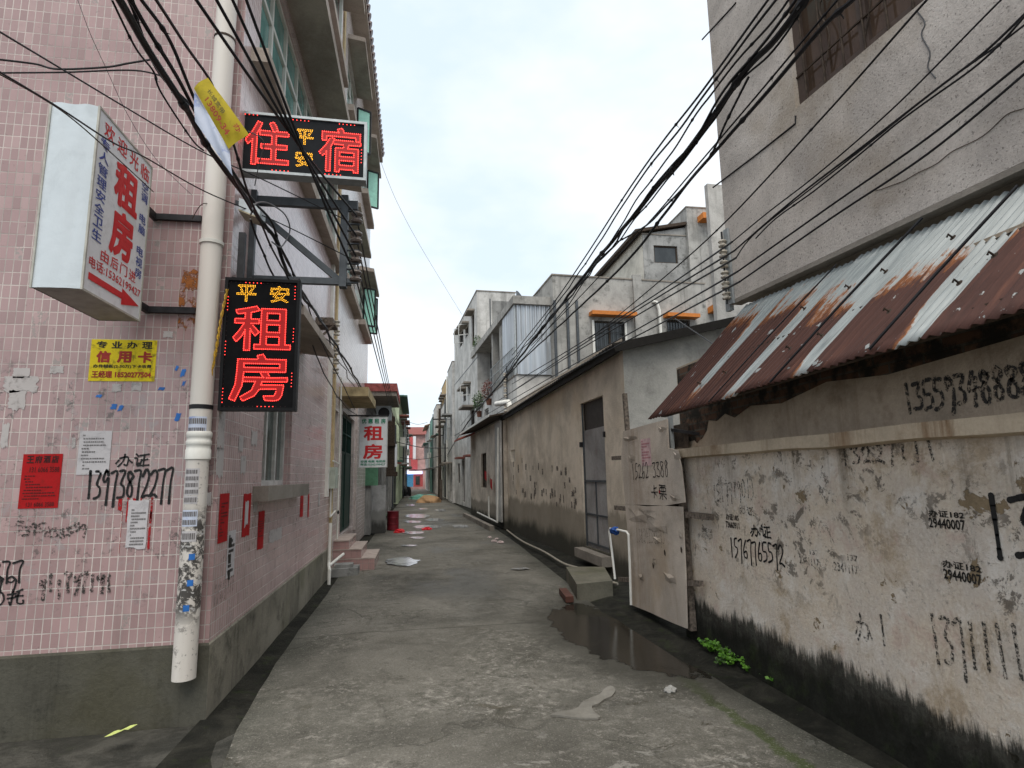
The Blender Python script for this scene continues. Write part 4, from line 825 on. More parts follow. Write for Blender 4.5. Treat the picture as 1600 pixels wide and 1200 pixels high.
gt = build('gate', MB().bx(LX-.10, LX-.06, 11.56, 11.62, .52, 2.84).bx(LX-.10, LX-.06, 13.68, 13.74, .52, 2.84).bx(LX-.10, LX-.06, 11.56, 13.74, 2.05, 2.1).bx(LX-.10, LX-.06, 11.56, 13.74, 2.79, 2.84).bx(LX-.10, LX-.06, 11.56, 13.74, .52, .58).bx(LX-.09, LX-.07, 11.6, 13.7, .55, 2.07).bx(LX-.11, LX-.05, 12.6, 12.68, .52, 2.84), plain('dark_green_iron', (.012, .045, .035), .5, .2), b2)
mb = MB(); mb.smooth = True
for k in range(16): y = 11.68+.13*k; mb.tube([(LX-.08, y, 2.1), (LX-.08, y, 2.8)], .009, 5); mb.lathe((LX-.08, y, 2.42), (0, 0, 1), [(.009, 0), (.035, .04), (.009, .08)], 6)
build('gate_bars', mb, plain('dark_green_iron', 0), gt)
build('canopy', MB().bx(LX, LX+.52, 10.95, 12.9, 3.05, 3.22), plain('yellow_stained_canopy', (.42, .335, .19), .85, var=.3, scale=5), b2)
build('trim_band', MB().bx(LX, LX+.05, 14.0, 14.35, .4, 3.3), M['white_tile'], b2)
# steps
stp = thing('entrance_steps', 'three pink tiled steps climbing to the green gate', 'steps', (-1.0, 11.4, 0))
for k, (xa, zt) in enumerate(((-.70, .17), (-.93, .33), (-1.14, .48))): build('step', MB().bx(-1.41, xa, 10.72+.004*k, 12.0-.004*k, -.04, zt), M['step_tile'], stp); build('tread', MB().bx(-1.405, xa+.012, 10.715, 12.005, zt, zt+.018), plain('worn_step_tread', (.40, .33, .29), .7), stp)
cu = thing('concrete_block', 'broken dirty white concrete block lying at the foot of the pink steps', 'block', (-1.2, 10.35, 0))
mb = MB(); mb.box((-1.36, 10.18, -.03), (.42, .03, 0), (0, .42, 0), (0, 0, .13)).box((-1.32, 10.25, .1), (.30, .03, 0), (-.02, .30, 0), (0, 0, .05)); build('block', mb, M['grey_dark'], cu)
# utility pipes and meter box on the corner of the two buildings
ut = thing('utility_pipes', 'white conduit and water pipes with a pale meter box beside the green gate', 'pipes', (LX, 9.8, 0))
build('conduit', MB().bx(LX, LX+.05, 9.55, 9.66, 1.28, PT-.2), M['white_pvc'], ut)
build('meter_box', MB().bx(LX, LX+.11, 9.86, 10.22, 1.40, 1.74), plain('pale_green_box', (.45, .50, .43), .5), ut)
build('water_pipe', MB().tube([(LX+.10, 10.42, z) for z in (.55, 1.2, 2, 3.3)], .014, 8).tube([(LX+.04, 9.95, 1.4), (LX+.04, 9.95, .95), (LX+.06, 10.42, 1.02)], .014, 8).tube([(LX+.04, 10.1, 1.85), (LX+.10, 10.42, 1.8)], .014, 8).tube([(LX+.04, 10.0, 1.66), (LX+.10, 10.42, 1.62)], .012, 8), M['white_pvc'], ut)
build('drain_pipe', MB().tube([(LX+.06, 9.85, .86), (LX+.06, 9.82, .28), (LX+.06, 9.80, .24), (LX+.10, 9.6, .17), (LX+.10, 9.58, -.05)], .026, 10).tube([(LX+.08, 9.75, .22), (LX+.22, 10.3, .32)], .024, 10), M['white_pvc'], ut)
build('valve', MB().lathe((LX+.1, 10.3, 1.0), (1, 0, 0), [(.01, 0), (.03, .01), (.03, .03), (.01, .04)], 10), M['darksteel'], ut)
# small junction bracket and second insulator column on the alley face
jb = thing('wire_bracket', 'small steel shelf bracket with cracked insulators further along the pink wall', 'bracket', (LX, 8.6, 3.5))
def jp(x, y): p = onX(x, y, LX+.1); return p
build('shelf', MB().bx(LX, LX+.30, 8.0, 8.3, 3.62, 3.65).bx(LX, LX+.03, 8.0, 8.04, 3.3, 3.68).bar((LX, 8.02, 3.35), (LX+.28, 8.02, 3.62), .025).bx(LX+.03, LX+.26, 8.05, 8.28, 3.65, 3.74), M['slat'], jb)
cc = thing('insulator_column', 'column of pale insulators on the pink wall edge above the conduit', 'insulators', (LX+.08, 9.75, 3.0))
pr_ = None
for k in range(6):
    z = 3.25+.16*k
    if not pr_: pr_ = build('insulator', MB().lathe((LX+.09, 9.75, z), (0, 0, 1), spool, 12), M['porcelain'], cc)
    else: c = pr_.copy(); COL.objects.link(c); c.parent = cc; c.location = (0, 0, .16*k)
build('post', MB().bx(LX, LX+.03, 9.70, 9.80, 3.1, 4.3), M['galv'], cc)
# hanging plastic signs
def plate_sign(name, label, Y, x0, x1, z0, z1, reds, greens, faded=False):
    r = thing(name, label, 'sign', ((x0+x1)/2, Y, z0)); fr = Frame((x0, Y, z0), (x1-x0, 0, 0), (0, 0, z1-z0))
    b = build('panel', MB().bx(x0, x1, Y, Y+.06, z0, z1), M['vinyl'], r)
    rim = MB(); 
    for q in ((x0-.012, x1+.012, z0-.012, z0), (x0-.012, x1+.012, z1, z1+.012), (x0-.012, x0, z0, z1), (x1, x1+.012, z0, z1)): rim.bx(q[0], q[1], Y-.006, Y+.06, q[2], q[3])
    build('rim', rim, M['alu'], r)
    mb = MB(); [text(mb, fr, *q) for q in reds]; build('lettering', mb, M['red_ink'] if not faded else plain('pale_red_lettering', (.65, .33, .32), .6), b)
    mb = MB(); [text(mb, fr, *q) for q in greens]; build('lettering', mb, M['green_ink'] if not faded else plain('pale_blue_lettering', (.25, .42, .55), .6), b)
    build('arm', MB().bar((LX, Y+.03, z1+.04), (x1, Y+.03, z1+.04), .03), M['darksteel'], r); return r
plate_sign('hanging_sign', 'white plastic sign with red 租房 and green small writing hanging by the yellow canopy', 12.4, -1.15, -.60, 1.78, 2.80,
    [('租', .14, .53, .86, .83, .004, .03), ('房', .13, .16, .84, .46, .004, .03)],
    [(c, .06+.235*k, .875, .235+.235*k, .975, .004, .03) for k, c in enumerate('优惠租房')] + [('空调 电脑 电视房', .05, .085, .95, .135, .004, .03), ('电话:15362199427', .05, .025, .95, .075, .004, .03)])
plate_sign('hanging_sign', 'faded white sign with pale red characters hanging further down the left side', 21.5, -1.2, -.68, 1.95, 2.75,
    [('租', .25, .46, .75, .78, .004, .02), ('房', .25, .1, .75, .42, .004, .02)], [('优惠租房', .08, .84, .92, .95, .004, .02)], True)
# ------------------------------------------------------------------ graffiti wall (right, near)
WX = 2.60
gwall = thing('plaster_wall', 'long limewashed wall on the right with black phone numbers and a mouldy foot', 'wall', (WX, 3, 0))
YA, YB = -5.0, 5.62
mb = MB(); mb.box((WX, YA, -.15), (.25, 0, 0), (0, YB-YA, 0), (0, 0, 1.86)); build('lower_wall', mb, M['mold'], gwall)
mb = MB(); n_ = 60
for i in range(n_):                                       # slightly irregular rendered ledge
    a, b = YA+(YB-YA)*i/n_, YA+(YB-YA)*(i+1)/n_; ja, jb_ = .012*noise.noise((a*1.7, 0, 5)), .012*noise.noise((b*1.7, 0, 5))
    z0a, z0b, z1a, z1b = 1.695+ja, 1.695+jb_, 1.775+ja*.6, 1.775+jb_*.6; xx = WX-.075
    mb.quad((xx, a, z0a), (xx, a, z1a), (xx, b, z1b), (xx, b, z0b)); mb.quad((xx, a, z1a), (WX+.2, a, z1a+.02), (WX+.2, b, z1b+.02), (xx, b, z1b)); mb.quad((xx, b, z0b), (WX+.05, b, z0b-.02), (WX+.05, a, z0a-.02), (xx, a, z0a))
mb.quad((xx, YB, 1.695), (xx, YB, 1.775), (WX+.2, YB, 1.79), (WX+.2, YB, 1.69)); build('ledge', mb, M['ledge'], gwall)
WU = WX+.06
build('upper_wall', MB().bx(WU, WU+.2, YA, YB-.02, 1.74, 2.62), M['ledge'] if False else concrete('upper_plaster', (.46, .38, .295), (.13, .085, .05), .7, amount=.6), gwall)
uf = Frame((WU, 0, 0), (0, -1, 0), (0, 0, 1)); wf = Frame((WX, 0, 0), (0, -1, 0), (0, 0, 1))   # a = -Y
rnd2 = random.Random(11)
pts = [(-5.58, 2.6)] + [(-5.58, 1.92)] + [(-5.55+.05*k, 1.84+rnd2.uniform(-.03, .05)) for k in range(9)] + [(-5.05, 1.93), (-5.0, 2.02), (-4.85, 2.0), (-4.7, 2.05), (-4.55, 2.0), (-4.3, 2.07), (-3.9, 2.04), (-3.4, 2.12), (-2.9, 2.08), (-2.0, 2.13), (-1, 2.11), (2, 2.12), (2, 2.6)]
build('exposed_brick', MB().poly([uf.p(a, b, .001) for a, b in pts[::-1]], uf.n, .004), M['brick'], gwall)
def wxy(x, y): p = onX(x, y, WX); return -p.y, p.z
def uxy(x, y): p = onX(x, y, WU); return -p.y, p.z
def paint(fn, fr, mat, items, lab=None):
    mb = MB()
    for s, (xa, ya), (xb_, yb_), hpx, wd in items:
        a0, b0 = fn(xa, ya); a1, b1 = fn(xb_, yb_); h = fn(xa, ya-hpx)[1]-b0; adv = (a1-a0)/max(1, len(s))
        scrawl(mb, fr, s, a0, b0, h, adv, wd, 0, (b1-b0)/max(1, len(s)), .05)
    return build('graffiti_number', mb, mat, gwall, lab)
paint(wxy, wf, M['spray'], [('15767765572', (1142, 868), (1228, 884), 27, .013), ('办证', (1175, 838), (1207, 840), 17, .012), ('13', (1546, 866), (1640, 872), 88, .024)])
paint(uxy, uf, M['faint'], [('13559348888', (1416, 645), (1622, 618), 44, .020)])
paint(wxy, wf, M['smear'], [('1517719011', (1116, 784), (1182, 776), 26, .010), ('13227111', (1316, 726), (1470, 716), 26, .016), ('办1', (1340, 1000), (1400, 1005), 40, .014), ('1371111', (1458, 1030), (1610, 1062), 66, .018), ('办证', (1157, 803), (1180, 806), 12, .008)], 'smeared out number')
def stamp(items, mat):
    mb = MB()
    for s, x0, y0, x1, y1 in items:
        a0, b0 = wxy(x0, y1); a1, b1 = wxy(x1, y0); f2 = Frame(wf.p(a0, b0), wf.p(a1, b0)-wf.p(a0, b0), (0, 0, wxy(x0, y0)[1]-b0)); text(mb, f2, s, 0, 0, 1, 1, .004, .026)
    return build('stamped_number', mb, mat, gwall)
stamp([('办证182', 1452, 796, 1506, 807), ('29440007', 1453, 808.5, 1507, 824), ('办证182', 1474, 874, 1532, 886), ('29440007', 1476, 888, 1532, 904), ('办证185', 1135, 802, 1154, 812), ('73660911', 1135, 814, 1155, 824)], M['black_ink'])
stamp([('办证188', 1097, 823, 1113, 831), ('66179271', 1097, 832, 1113, 840), ('2341117', 1250, 868, 1279, 880), ('2341117', 1304, 877, 1340, 891), ('137', 1266, 858, 1279, 866), ('137', 1325, 866, 1340, 875)], M['smear'])
# ------------------------------------------------------------------ grey overhanging building (right, near)
A_, B_ = onZ(1142, 470, 3.0), onZ(1600, 252, 3.0); A_.z = B_.z = 0; dv = (A_-B_).normalized(); rv = V((dv.y, -dv.x, 0))
gb = thing('grey_building', 'rough grey building overhanging the rusty roof with a brown barred window', 'building', (A_.x+1, A_.y-2, 3.0))
back = -dv; Lb = 9.0; HT = 9.0
c0 = onP(1244, 175, A_, rv); c1 = onP(1232, 100, A_, rv)
wa0 = (c0-A_).dot(back); wz0 = onP(1240, 172, A_, rv).z
hw = (wa0, wa0+1.75, wz0, wz0+1.5)
mb = MB(); mb.facade(A_ + V((0, 0, 3.0)), back, Lb, 3.0, HT, -rv, [hw], .10); A3, = [A_]
far = [A_, A_+rv*5]; mb.quad(*[V((p.x, p.y, z)) for p, z in ((far[1], 3), (far[0], 3), (far[0], HT), (far[1], HT))])
build('wall', mb, M['rough_grey'], gb)
q = [A_, A_+back*Lb, A_+back*Lb+rv*5, A_+rv*5]; build('underside', MB().quad(*[V((p.x, p.y, 3.0)) for p in q]), M['soffit'], gb); build('roof', MB().quad(*[V((p.x, p.y, HT)) for p in q]), M['slab'], gb)
lip = MB().box(A_+V((0, 0, 2.965))-rv*.0+dv*.0, back*Lb, rv*.10, (0, 0, .034)); build('drip_edge', lip, M['slab'], gb)
wnd = window(gb, A_, back, -rv, *hw, .09, plain('brown_frame', (.075, .052, .042), .6), M['brownglass'], 3, .07)
mb = MB(); mb.smooth = True
for k in range(10):
    a = hw[0]+.08+k*.17; P = lambda a, z: V((A_.x, A_.y, z))+back*a-rv*-.035
    mb.tube([P(a, hw[2]+.03), P(a, hw[3])], .008, 5)
    if k % 2: mb.tube(smooth_path([P(a, hw[2]+.1), P(a+.08, hw[2]+.35), P(a+.02, hw[2]+.6), P(a+.12, hw[2]+.8), P(a, hw[3])], 5), .006, 5)
for z in (.25, .8): mb.tube([P(hw[0], hw[2]+z), P(hw[1], hw[2]+z)], .008, 5)
build('window_bars', mb, M['timber'], wnd)
def gbl(x, y): return onP(x, y, A_-rv*.003, rv)
mb = MB()
for pl in ([(1114, 293), (1180, 243), (1243, 193), (1243, 181)], [(1097, 62), (1145, 10), (1150, 4)]): mb.tube([gbl(*p) for p in pl], .007, 5)
build('expansion_joint', mb, M['black'], gb)
mb = MB(); cr_ = [gbl(x, y) for x, y in [(1368, 298), (1400, 288), (1432, 272), (1462, 256), (1490, 235), (1515, 222), (1545, 205), (1575, 180), (1600, 170)]]; mb.tube([p+V((0, 0, .012*noise.noise(p*9))) for p in smooth_path(cr_, 8)], .0022, 4); build('crack', mb, M['timber'], gb)
mb = MB(); mb.tube(smooth_path([gbl(x, y) for x, y in [(1433, 18), (1445, 36), (1440, 55), (1453, 82), (1450, 105), (1462, 122)]], 6), .004, 5); build('loose_wire', mb, M['wire_grey'], gb)
# insulator rack on its corner
rk = thing('insulator_rack', 'rack of stacked porcelain insulators on the corner of the rough grey building', 'insulators', A_+V((0, 0, 3.05)))
zb, zt = onP(1150, 458, A_, rv).z, onP(1140, 378, A_, rv).z
ra = A_ + back*.015 - rv*.05
build('post', MB().box(A_+back*.0-rv*.025+V((0, 0, zb-.08)), back*.06, rv*.02, (0, 0, zt-zb+.2)).box(A_+dv*.02+V((0, 0, zb-.12)), dv*.06, rv*.04, (0, 0, .10)), M['galv'], rk)
proto = None; nI = 6
for k in range(nI):
    z = zb+(zt-zb)*k/(nI-1)-.04
    if proto is None: proto = build('insulator', MB().lathe((ra.x, ra.y, z), (0, 0, 1), [(r_*.72, h_*.62) for r_, h_ in spool], 14), M['porcelain'], rk)
    else: c = proto.copy(); COL.objects.link(c); c.parent = rk; c.location = (0, 0, (zt-zb)*k/(nI-1))
build('rod', MB().tube([(ra.x, ra.y, zb-.08), (ra.x, ra.y, zt+.1)], .009, 8), M['darksteel'], rk)
# ------------------------------------------------------------------ rusty corrugated roof
T0, T1 = onP(1168, 478, A_+rv*.06, rv), onP(1600, 292, A_+rv*.06, rv); G0, G1 = onX(1015, 657, 2.2), onX(1364, 553, 2.2)
rf = thing('corrugated_roof', 'rusty corrugated iron roof with patches of pale zinc over the graffiti wall', 'roof', ((T0.x+G0.x)/2, 3, 2.1))
Ls = (G1-G0).length; ext = 2.4; mb = MB(); mb.smooth = True
wave = .064; NS = int(Ls*ext/wave*6); NV = 14; nrm = (G1-G0).cross(T0-G0).normalized(); nrm = nrm if nrm.z > 0 else -nrm
for i in range(NS+1):
    s = Ls*ext*i/NS; f_ = i/NS*ext
    for k in range(NV+1):
        v_ = k/NV; p = (T0+(T1-T0)*f_)*(1-v_) + (G0+(G1-G0)*f_)*v_
        sheet_ = int((s+.02)/.78); lapz = .010*(1-((s+.02) % .78)/.78)
        sag = .012*noise.noise((s*1.2, v_*1.5, 0)) + .014*noise.noise((sheet_*3.1, v_*1.1, 4)) + (.010*noise.noise((s*5, 2, 1)) if v_ > .8 else 0)
        ov = (.03*noise.noise((sheet_*5.3, 0, 0)))*(v_) ; sl_ = (G0-T0).normalized()
        mb.v.append(p + nrm*(.0095*math.sin(2*math.pi*s/wave) + lapz + sag) + sl_*ov)
for i in range(NS):
    for k in range(NV):
        a = i*(NV+1)+k; mb.f.append((a, a+1, a+NV+2, a+NV+1)); s0, s1 = Ls*ext*i/NS, Ls*ext*(i+1)/NS
        mb.uvs[len(mb.f)-1] = [(s0, k/NV), (s0, (k+1)/NV), (s1, (k+1)/NV), (s1, k/NV)]
roofo = build('sheets', mb, M['roof'], rf)
so_ = roofo.modifiers.new('thickness', 'SOLIDIFY'); so_.thickness = .003
for k, (tp, bt) in enumerate((((1307, 413), (1107, 628)), ((1441, 340), (1203, 597)), ((1590, 290), (1358, 546)))):
    a = onP(*tp, T0+nrm*.02, nrm); b = onP(*bt, G0+nrm*.02, nrm); build('strap', MB().tube([a, (a+b)/2+nrm*.006, b], .008 if k else .005, 6), M['black'], rf)
mb = MB()
for x, y in [(1385, 425), (1500, 443), (1390, 487), (1258, 483), (1490, 372), (1328, 450), (1285, 525), (1235, 545), (1135, 583), (1095, 600), (1555, 400)]:
    p = onP(x, y, T0+nrm*.012, nrm); mb.tube([p, p+nrm*.035, p+nrm*.04+V((.012, .012, -.012))], .005, 6); mb.disc(p+nrm*.004, nrm, .016, 8)
build('roof_bolts', mb, M['timber'], rf)
build('purlin', MB().bar(G0+V((.12, -.05, .06)), G0+(G1-G0)*ext+V((.12, 0, .06)), .05, .07).bar(G0*.5+T0*.5+V((0, -.05, -.06)), (G0+(G1-G0)*ext)*.5+(T0+(T1-T0)*ext)*.5+V((0, 0, -.06)), .05, .07), M['timber'], rf)
po = onX(1050, 700, WX-.05); build('post', MB().bx(po.x-.02, po.x+.02, po.y-.02, po.y+.02, 1.77, 2.13), M['galv'], rf)
build('brace', MB().bar((po.x, po.y, 1.98), (WU+.02, po.y-.42, 1.9), .03), M['darksteel'], rf)
# ------------------------------------------------------------------ right hand row: shared line
def rowX(y): return 3.40-.04*y
RD = V((-.04, 1, 0)).normalized(); RN = V((-RD.y, RD.x, 0)); RO = V((rowX(0), 0, 0))     # RN points to the alley (-x)
def onR(x, y, off=0.0): return onP(x, y, RO+RN*off, RN)
def row_pt(y, off=0.0, z=0.0): p = RO + RD*((y)/RD.y); return V((p.x, p.y, z)) + RN*off
c_eave = onR(973, 550); sy0 = c_eave.y; far_b = onR(795, 828); sy1 = far_b.y; SH0, SH1 = c_eave.z, onR(783, 658).z
print('shed', sy0, sy1, SH0, SH1, [tuple(round(v, 2) for v in onR(*p)) for p in ((903, 630), (915, 860), (952, 865), (942, 620))])
shed = thing('shed', 'low peach plastered shed with a grey steel door and thin dark roof', 'shed', row_pt((sy0+sy1)/2))
Lsh = (row_pt(sy1)-row_pt(sy0)).length; SF = V((-RN.x, -RN.y, 0))                      # direction away from the alley
def du(x, y): p = onR(x, y); return (p-row_pt(sy0)).dot(RD), p.z
da, db = du(947, 740)[0], du(910, 740)[0]; dz0, dz1 = du(933, 862)[1]+.03, du(922, 625)[1]
o_ = row_pt(sy0); mb = MB(); sw0, sw1 = du(801, 703), du(797, 722)
mb.facade(o_ + V((0, 0, -.1)), RD, Lsh, -.1, 3.6, RN, [(da, db, dz0, dz1), (sw0[0]-.3, sw0[0]+.3, sw1[1], sw0[1])], .12); build('wall', mb, M['beige'], shed)
build('wall', MB().quad(*[p+V((0, 0, z)) for p, z in ((o_, -.1), (o_+SF*1.8, -.1), (o_+SF*1.8, 3.9), (o_, 3.5))]), M['rawwall'], shed, 'grey plastered end wall')
build('end_wall', MB().quad(*[row_pt(sy1)+d+V((0, 0, z)) for d, z in ((V((0, 0, 0)), 0), (SF*1.8, 0), (SF*1.8, 3.9), (V((0, 0, 0)), 3.5))]), M['rawwall'], shed)
# door
dr = build('door', MB().box(o_+RD*da-RN*.08+V((0, 0, dz0)), RD*(db-da), RN*.03, (0, 0, dz1-dz0-.5)), M['door_steel'], shed)
dw = db-da; D = lambda a, z, d=-.045: o_+RD*(da+a)+RN*d+V((0, 0, dz0+z))
build('door_frame', MB().box(D(0, 0), RD*.04, RN*.02, (0, 0, dz1-dz0)).box(D(dw-.04, 0), RD*.04, RN*.02, (0, 0, dz1-dz0)).box(D(0, .05), RD*dw, RN*.015, (0, 0, .035)).box(D(0, .55), RD*dw, RN*.015, (0, 0, .03)).box(D(0, 1.12), RD*dw, RN*.015, (0, 0, .035)).box(D(dw*.5, .05), RD*.035, RN*.014, (0, 0, 1.1)), M['steel'], dr)
build('hinge', MB().box(D(dw-.02, 1.75, -.02), RD*.05, RN*.05, (0, 0, .09)).box(D(-.05, 1.85, -.02), RD*.05, RN*.05, (0, 0, .09)), M['darksteel'], dr)
build('transom', MB().box(D(0, dz1-dz0-.5, -.09), RD*dw, RN*.02, (0, 0, .5)), plain('dark_transom', (.05, .04, .034), .7), shed)
# roof sheet following the eave
mb = MB(); mb.smooth = True; NN = 240
e0, e1 = row_pt(sy0-.15, .2), row_pt(sy1+.2, .2)
ze0, ze1 = onR(973, 541).z, SH1+.05
def roof_pt(t_, s_, dz=0): b = e0+(e1-e0)*t_; return b+SF*(2.1*s_)+V((0, 0, ze0+(ze1-ze0)*t_ + .10*math.sin(t_*math.pi)*.0 + .5*s_ + dz))
for i in range(NN+1):
    for k in range(3): mb.v.append(roof_pt(i/NN, k/2, .014*math.sin(i*2*math.pi*.27) + .015*noise.noise((i*.05, k, 0))))
for i in range(NN):
    for k in range(2): a = i*3+k; mb.f.append((a, a+1, a+4, a+3))
r_ = build('roof', mb, plain('dark_roof_sheet', (.030, .027, .025), .8, var=.35, scale=4), shed); r_.modifiers.new('thickness', 'SOLIDIFY').thickness = .03
build('fascia', MB().bar(roof_pt(0, .03, -.075), roof_pt(1, .03, -.075), .05, .13).bar(roof_pt(0, .0, -.06), roof_pt(0, 1, -.06), .05, .13), plain('tarred_board', (.020, .018, .016), .9), shed)
mb = MB()
rs = random.Random(5)
for q in range(46):
    x, y = rs.uniform(802, 902), 0; y = 742+ (x-800)*.22 + rs.uniform(-26, 34); a, z = du(x, y); w_, h_ = rs.uniform(.07, .15), rs.uniform(.09, .16)
    mb.quad(*[o_+RD*(a+i)+RN*.004+V((0, 0, z+j)) for i, j in ((0, 0), (w_, 0), (w_, h_), (0, h_))])
build('stamp_marks', mb, worn_paint('faded_stamp', (.13, .11, .10), .47, 34), shed, kind='stuff')
build('doorstep', MB().box(D(-.1, -.18, -.05), RD*(dw+.2), RN*.22, (0, 0, .15)), M['slab'], shed)
sb = thing('step_block', 'mossy concrete step block on the ground in front of the steel door', 'step', onZ(915, 925))
q = [onZ(902, 936), onZ(958, 930), onZ(945, 905), onZ(885, 905)]
for p in q: p.z = 0
build('block', MB().poly([p+V((0, 0, -.05)) for p in q], (0, 0, 1), .23), concrete('mossy_concrete', (.15, .14, .11), (.06, .065, .04), .6, tint=(.12, .12, .06)), sb)
build('loose_brick', MB().box(onZ(915, 940, .0)+V((-.25, .0, 0)), (.05, .55, 0), (.1, 0, 0), (0, 0, .07)), plain('wet_red_brick', (.085, .035, .024), .8), sb)
# long hose along the foot of the shed
hz = thing('water_hose', 'thin pale hose running along the foot of the peach shed', 'hose', onZ(880, 870))
build('hose', MB().tube(smooth_path([onZ(x, y, .05) for x, y in ((792, 828), (815, 845), (850, 862), (880, 880), (905, 888), (930, 900), (948, 908), (965, 912))], 6), .018, 7), plain('pale_hose', (.36, .33, .27), .6), hz)
# ------------------------------------------------------------------ leaning boards, pipe loop
PXp = 2.50
def onB(x, y, dx=0.0): return onX(x, y, PXp+dx)
def board(name, label, px, bow=.02):
    o = [onB(x, y) for x, y in px]; mb = MB(); n0 = V((-1, 0, 0)); mb.poly(o, n0, .012)
    return mb
bd = thing('wooden_board', 'upper beige board with torn notch and a handwritten number beside the wall end', 'board', onB(1030, 790))
up = [(975, 674), (1010, 664), (1044, 655), (1046, 700), (1060, 704), (1066, 730), (1072, 785), (1040, 790), (1010, 789), (979, 788), (975, 750), (972, 715)]
build('panel', board('', '', up), M['board'], bd)
lo = [(978, 787), (1010, 791), (1040, 790), (1068, 792), (1070, 840), (1073, 900), (1075, 982), (1050, 972), (1020, 958), (988, 945), (984, 870), (981, 820)]
bd2 = thing('wooden_board', 'lower stained beige board with peeling flakes and a faint pencilled number', 'board', onB(1030, 960))
build('panel', board('', '', lo), M['board'], bd2)
bfr = Frame((PXp-.013, 0, 0), (0, -1, 0), (0, 0, 1))
def bxy(x, y): p = onX(x, y, PXp-.013); return -p.y, p.z
def bscr(s, x0, y0, x1, y1, hp, wd, mat, par):
    a0, b0 = bxy(x0, y0); a1, b1 = bxy(x1, y1); h = bxy(x0, y0-hp)[1]-b0; build('graffiti_number', scrawl(MB(), bfr, s, a0, b0, h, (a1-a0)/len(s), wd, 0, (b1-b0)/len(s)), mat, par)
bscr('15262 3388', 988, 748, 1046, 744, 22, .010, M['spray'], bd); bscr('卡票', 1018, 778, 1044, 778, 20, .012, M['spray'], bd)
bscr('13824238093', 995, 846, 1040, 850, 20, .007, M['smear'], bd2)
def flake(par, x, y, wpx, hpx, seed):
    r = random.Random(seed); a, b = bxy(x, y); c, d = bxy(x+wpx, y-hpx); mb = MB(); pts = [bfr.p(a+(c-a)*u+r.uniform(-.01, .01), b+(d-b)*v+r.uniform(-.01, .01), .002+.03*v*r.random()) for u, v in ((0, 0), (.35, -.2), (.7, .1), (1, 0), (1, .8), (.6, 1), (.3, .8), (0, 1))]
    cen = sum(pts, V((0, 0, 0)))/8 + bfr.n*.012
    for i in range(8): mb.quad(pts[i], pts[(i+1) % 8], cen)
    build('peeling_flake', mb, M['board'], par)
for i, (p, x, y, a, b) in enumerate([(bd, 976, 690, 20, 9), (bd, 1030, 675, 12, 10), (bd, 1054, 718, 10, 14), (bd, 984, 722, 8, 12), (bd, 1050, 780, 14, 6), (bd2, 982, 812, 30, 14), (bd2, 1012, 826, 30, 8), (bd2, 1000, 806, 26, 8), (bd2, 1025, 846, 8, 6), (bd2, 1040, 905, 16, 6), (bd2, 1000, 905, 6, 8), (bd2, 1062, 840, 5, 9), (bd2, 1020, 880, 6, 8)]): flake(p, x, y, a, b, i)
for x, y in ((1038, 866), (1020, 886), (1064, 862)):
    a, b = bxy(x, y); build('hole', MB().poly([bfr.p(a+u*.035, b+v*.05, .001) for u, v in ((0, 0), (.8, -.3), (1, .5), (.4, 1), (-.1, .7))], bfr.n, .0015), M['timber'], bd2)
a, b = bxy(1030, 772); build('red_mark', MB().poly([bfr.p(a+u*.035, b+v*.05, .001) for u, v in ((0, 0), (.8, .1), (1, .7), (.4, 1), (-.1, .7))], bfr.n, .0015), M['red_paper'], bd)
a0, b0 = bxy(1003, 728); a1, b1 = bxy(1016, 684); sk = build('sticker', MB().poly([bfr.p(u, v, .001) for u, v in ((a0, b0), (a1, b0), (a1, b1), (a0, b1))], bfr.n, .001), plain('pink_bill', (.55, .38, .38), .8), bd)
build('small_print', scribble_lines(MB(), bfr, a0+.01, b0+.01, a1-.01, b1-.01, 9, .004, .5, 6), plain('pink_print', (.42, .18, .2), .7), sk)
fr_ = thing('timber_frame', 'rough wooden rails behind the leaning boards poking out at both sides', 'frame', onB(1030, 900, .05))
for x0, y0, x1, y1, t_ in ((958, 716, 1060, 710, .05), (962, 793, 1112, 808, .055), (968, 905, 1096, 912, .05)): build('rail', MB().bar(onB(x0, y0, .035), onX(x1, y1, PXp+.035), .045, t_), M['slat'], fr_)
build('upright', MB().bar(onB(976, 615, .06), onB(981, 680, .06), .05).bar(onB(1060, 700, .06), onB(1082, 985, .06), .06), M['slat'], fr_)
build('gap_board', MB().quad(onB(985, 680, .12), onB(1075, 660, .12), onB(1085, 985, .12), onB(990, 950, .12)), M['timber'], fr_)
pl = thing('pipe_loop', 'white plastic water pipe loop with a blue rag beside the boards', 'pipe', onZ(975, 945))
pq = [onX(x, y, 2.42) for x, y in ((961, 905), (957, 870), (952, 830), (953, 826), (966, 828), (979, 831), (982, 835), (984, 880), (986, 945))]
build('pipe', MB().tube(pq, .014, 9), M['white_pvc'], pl)
mb = MB(); mb.smooth = True; cr0 = onX(961, 829, 2.41); bm = bmesh.new(); bmesh.ops.create_icosphere(bm, subdivisions=3, radius=.055)
for v in bm.verts: v.co = v.co*(1+.55*noise.noise(v.co*28)); v.co.y *= 1.2; v.co.z *= .8
mb.v = [cr0+v.co for v in bm.verts]; mb.f = [tuple(v.index for v in f.verts) for f in bm.faces]; bm.free(); build('rag', mb, plain('blue_rag', (.03, .09, .32), .9, var=.4, scale=40), pl)
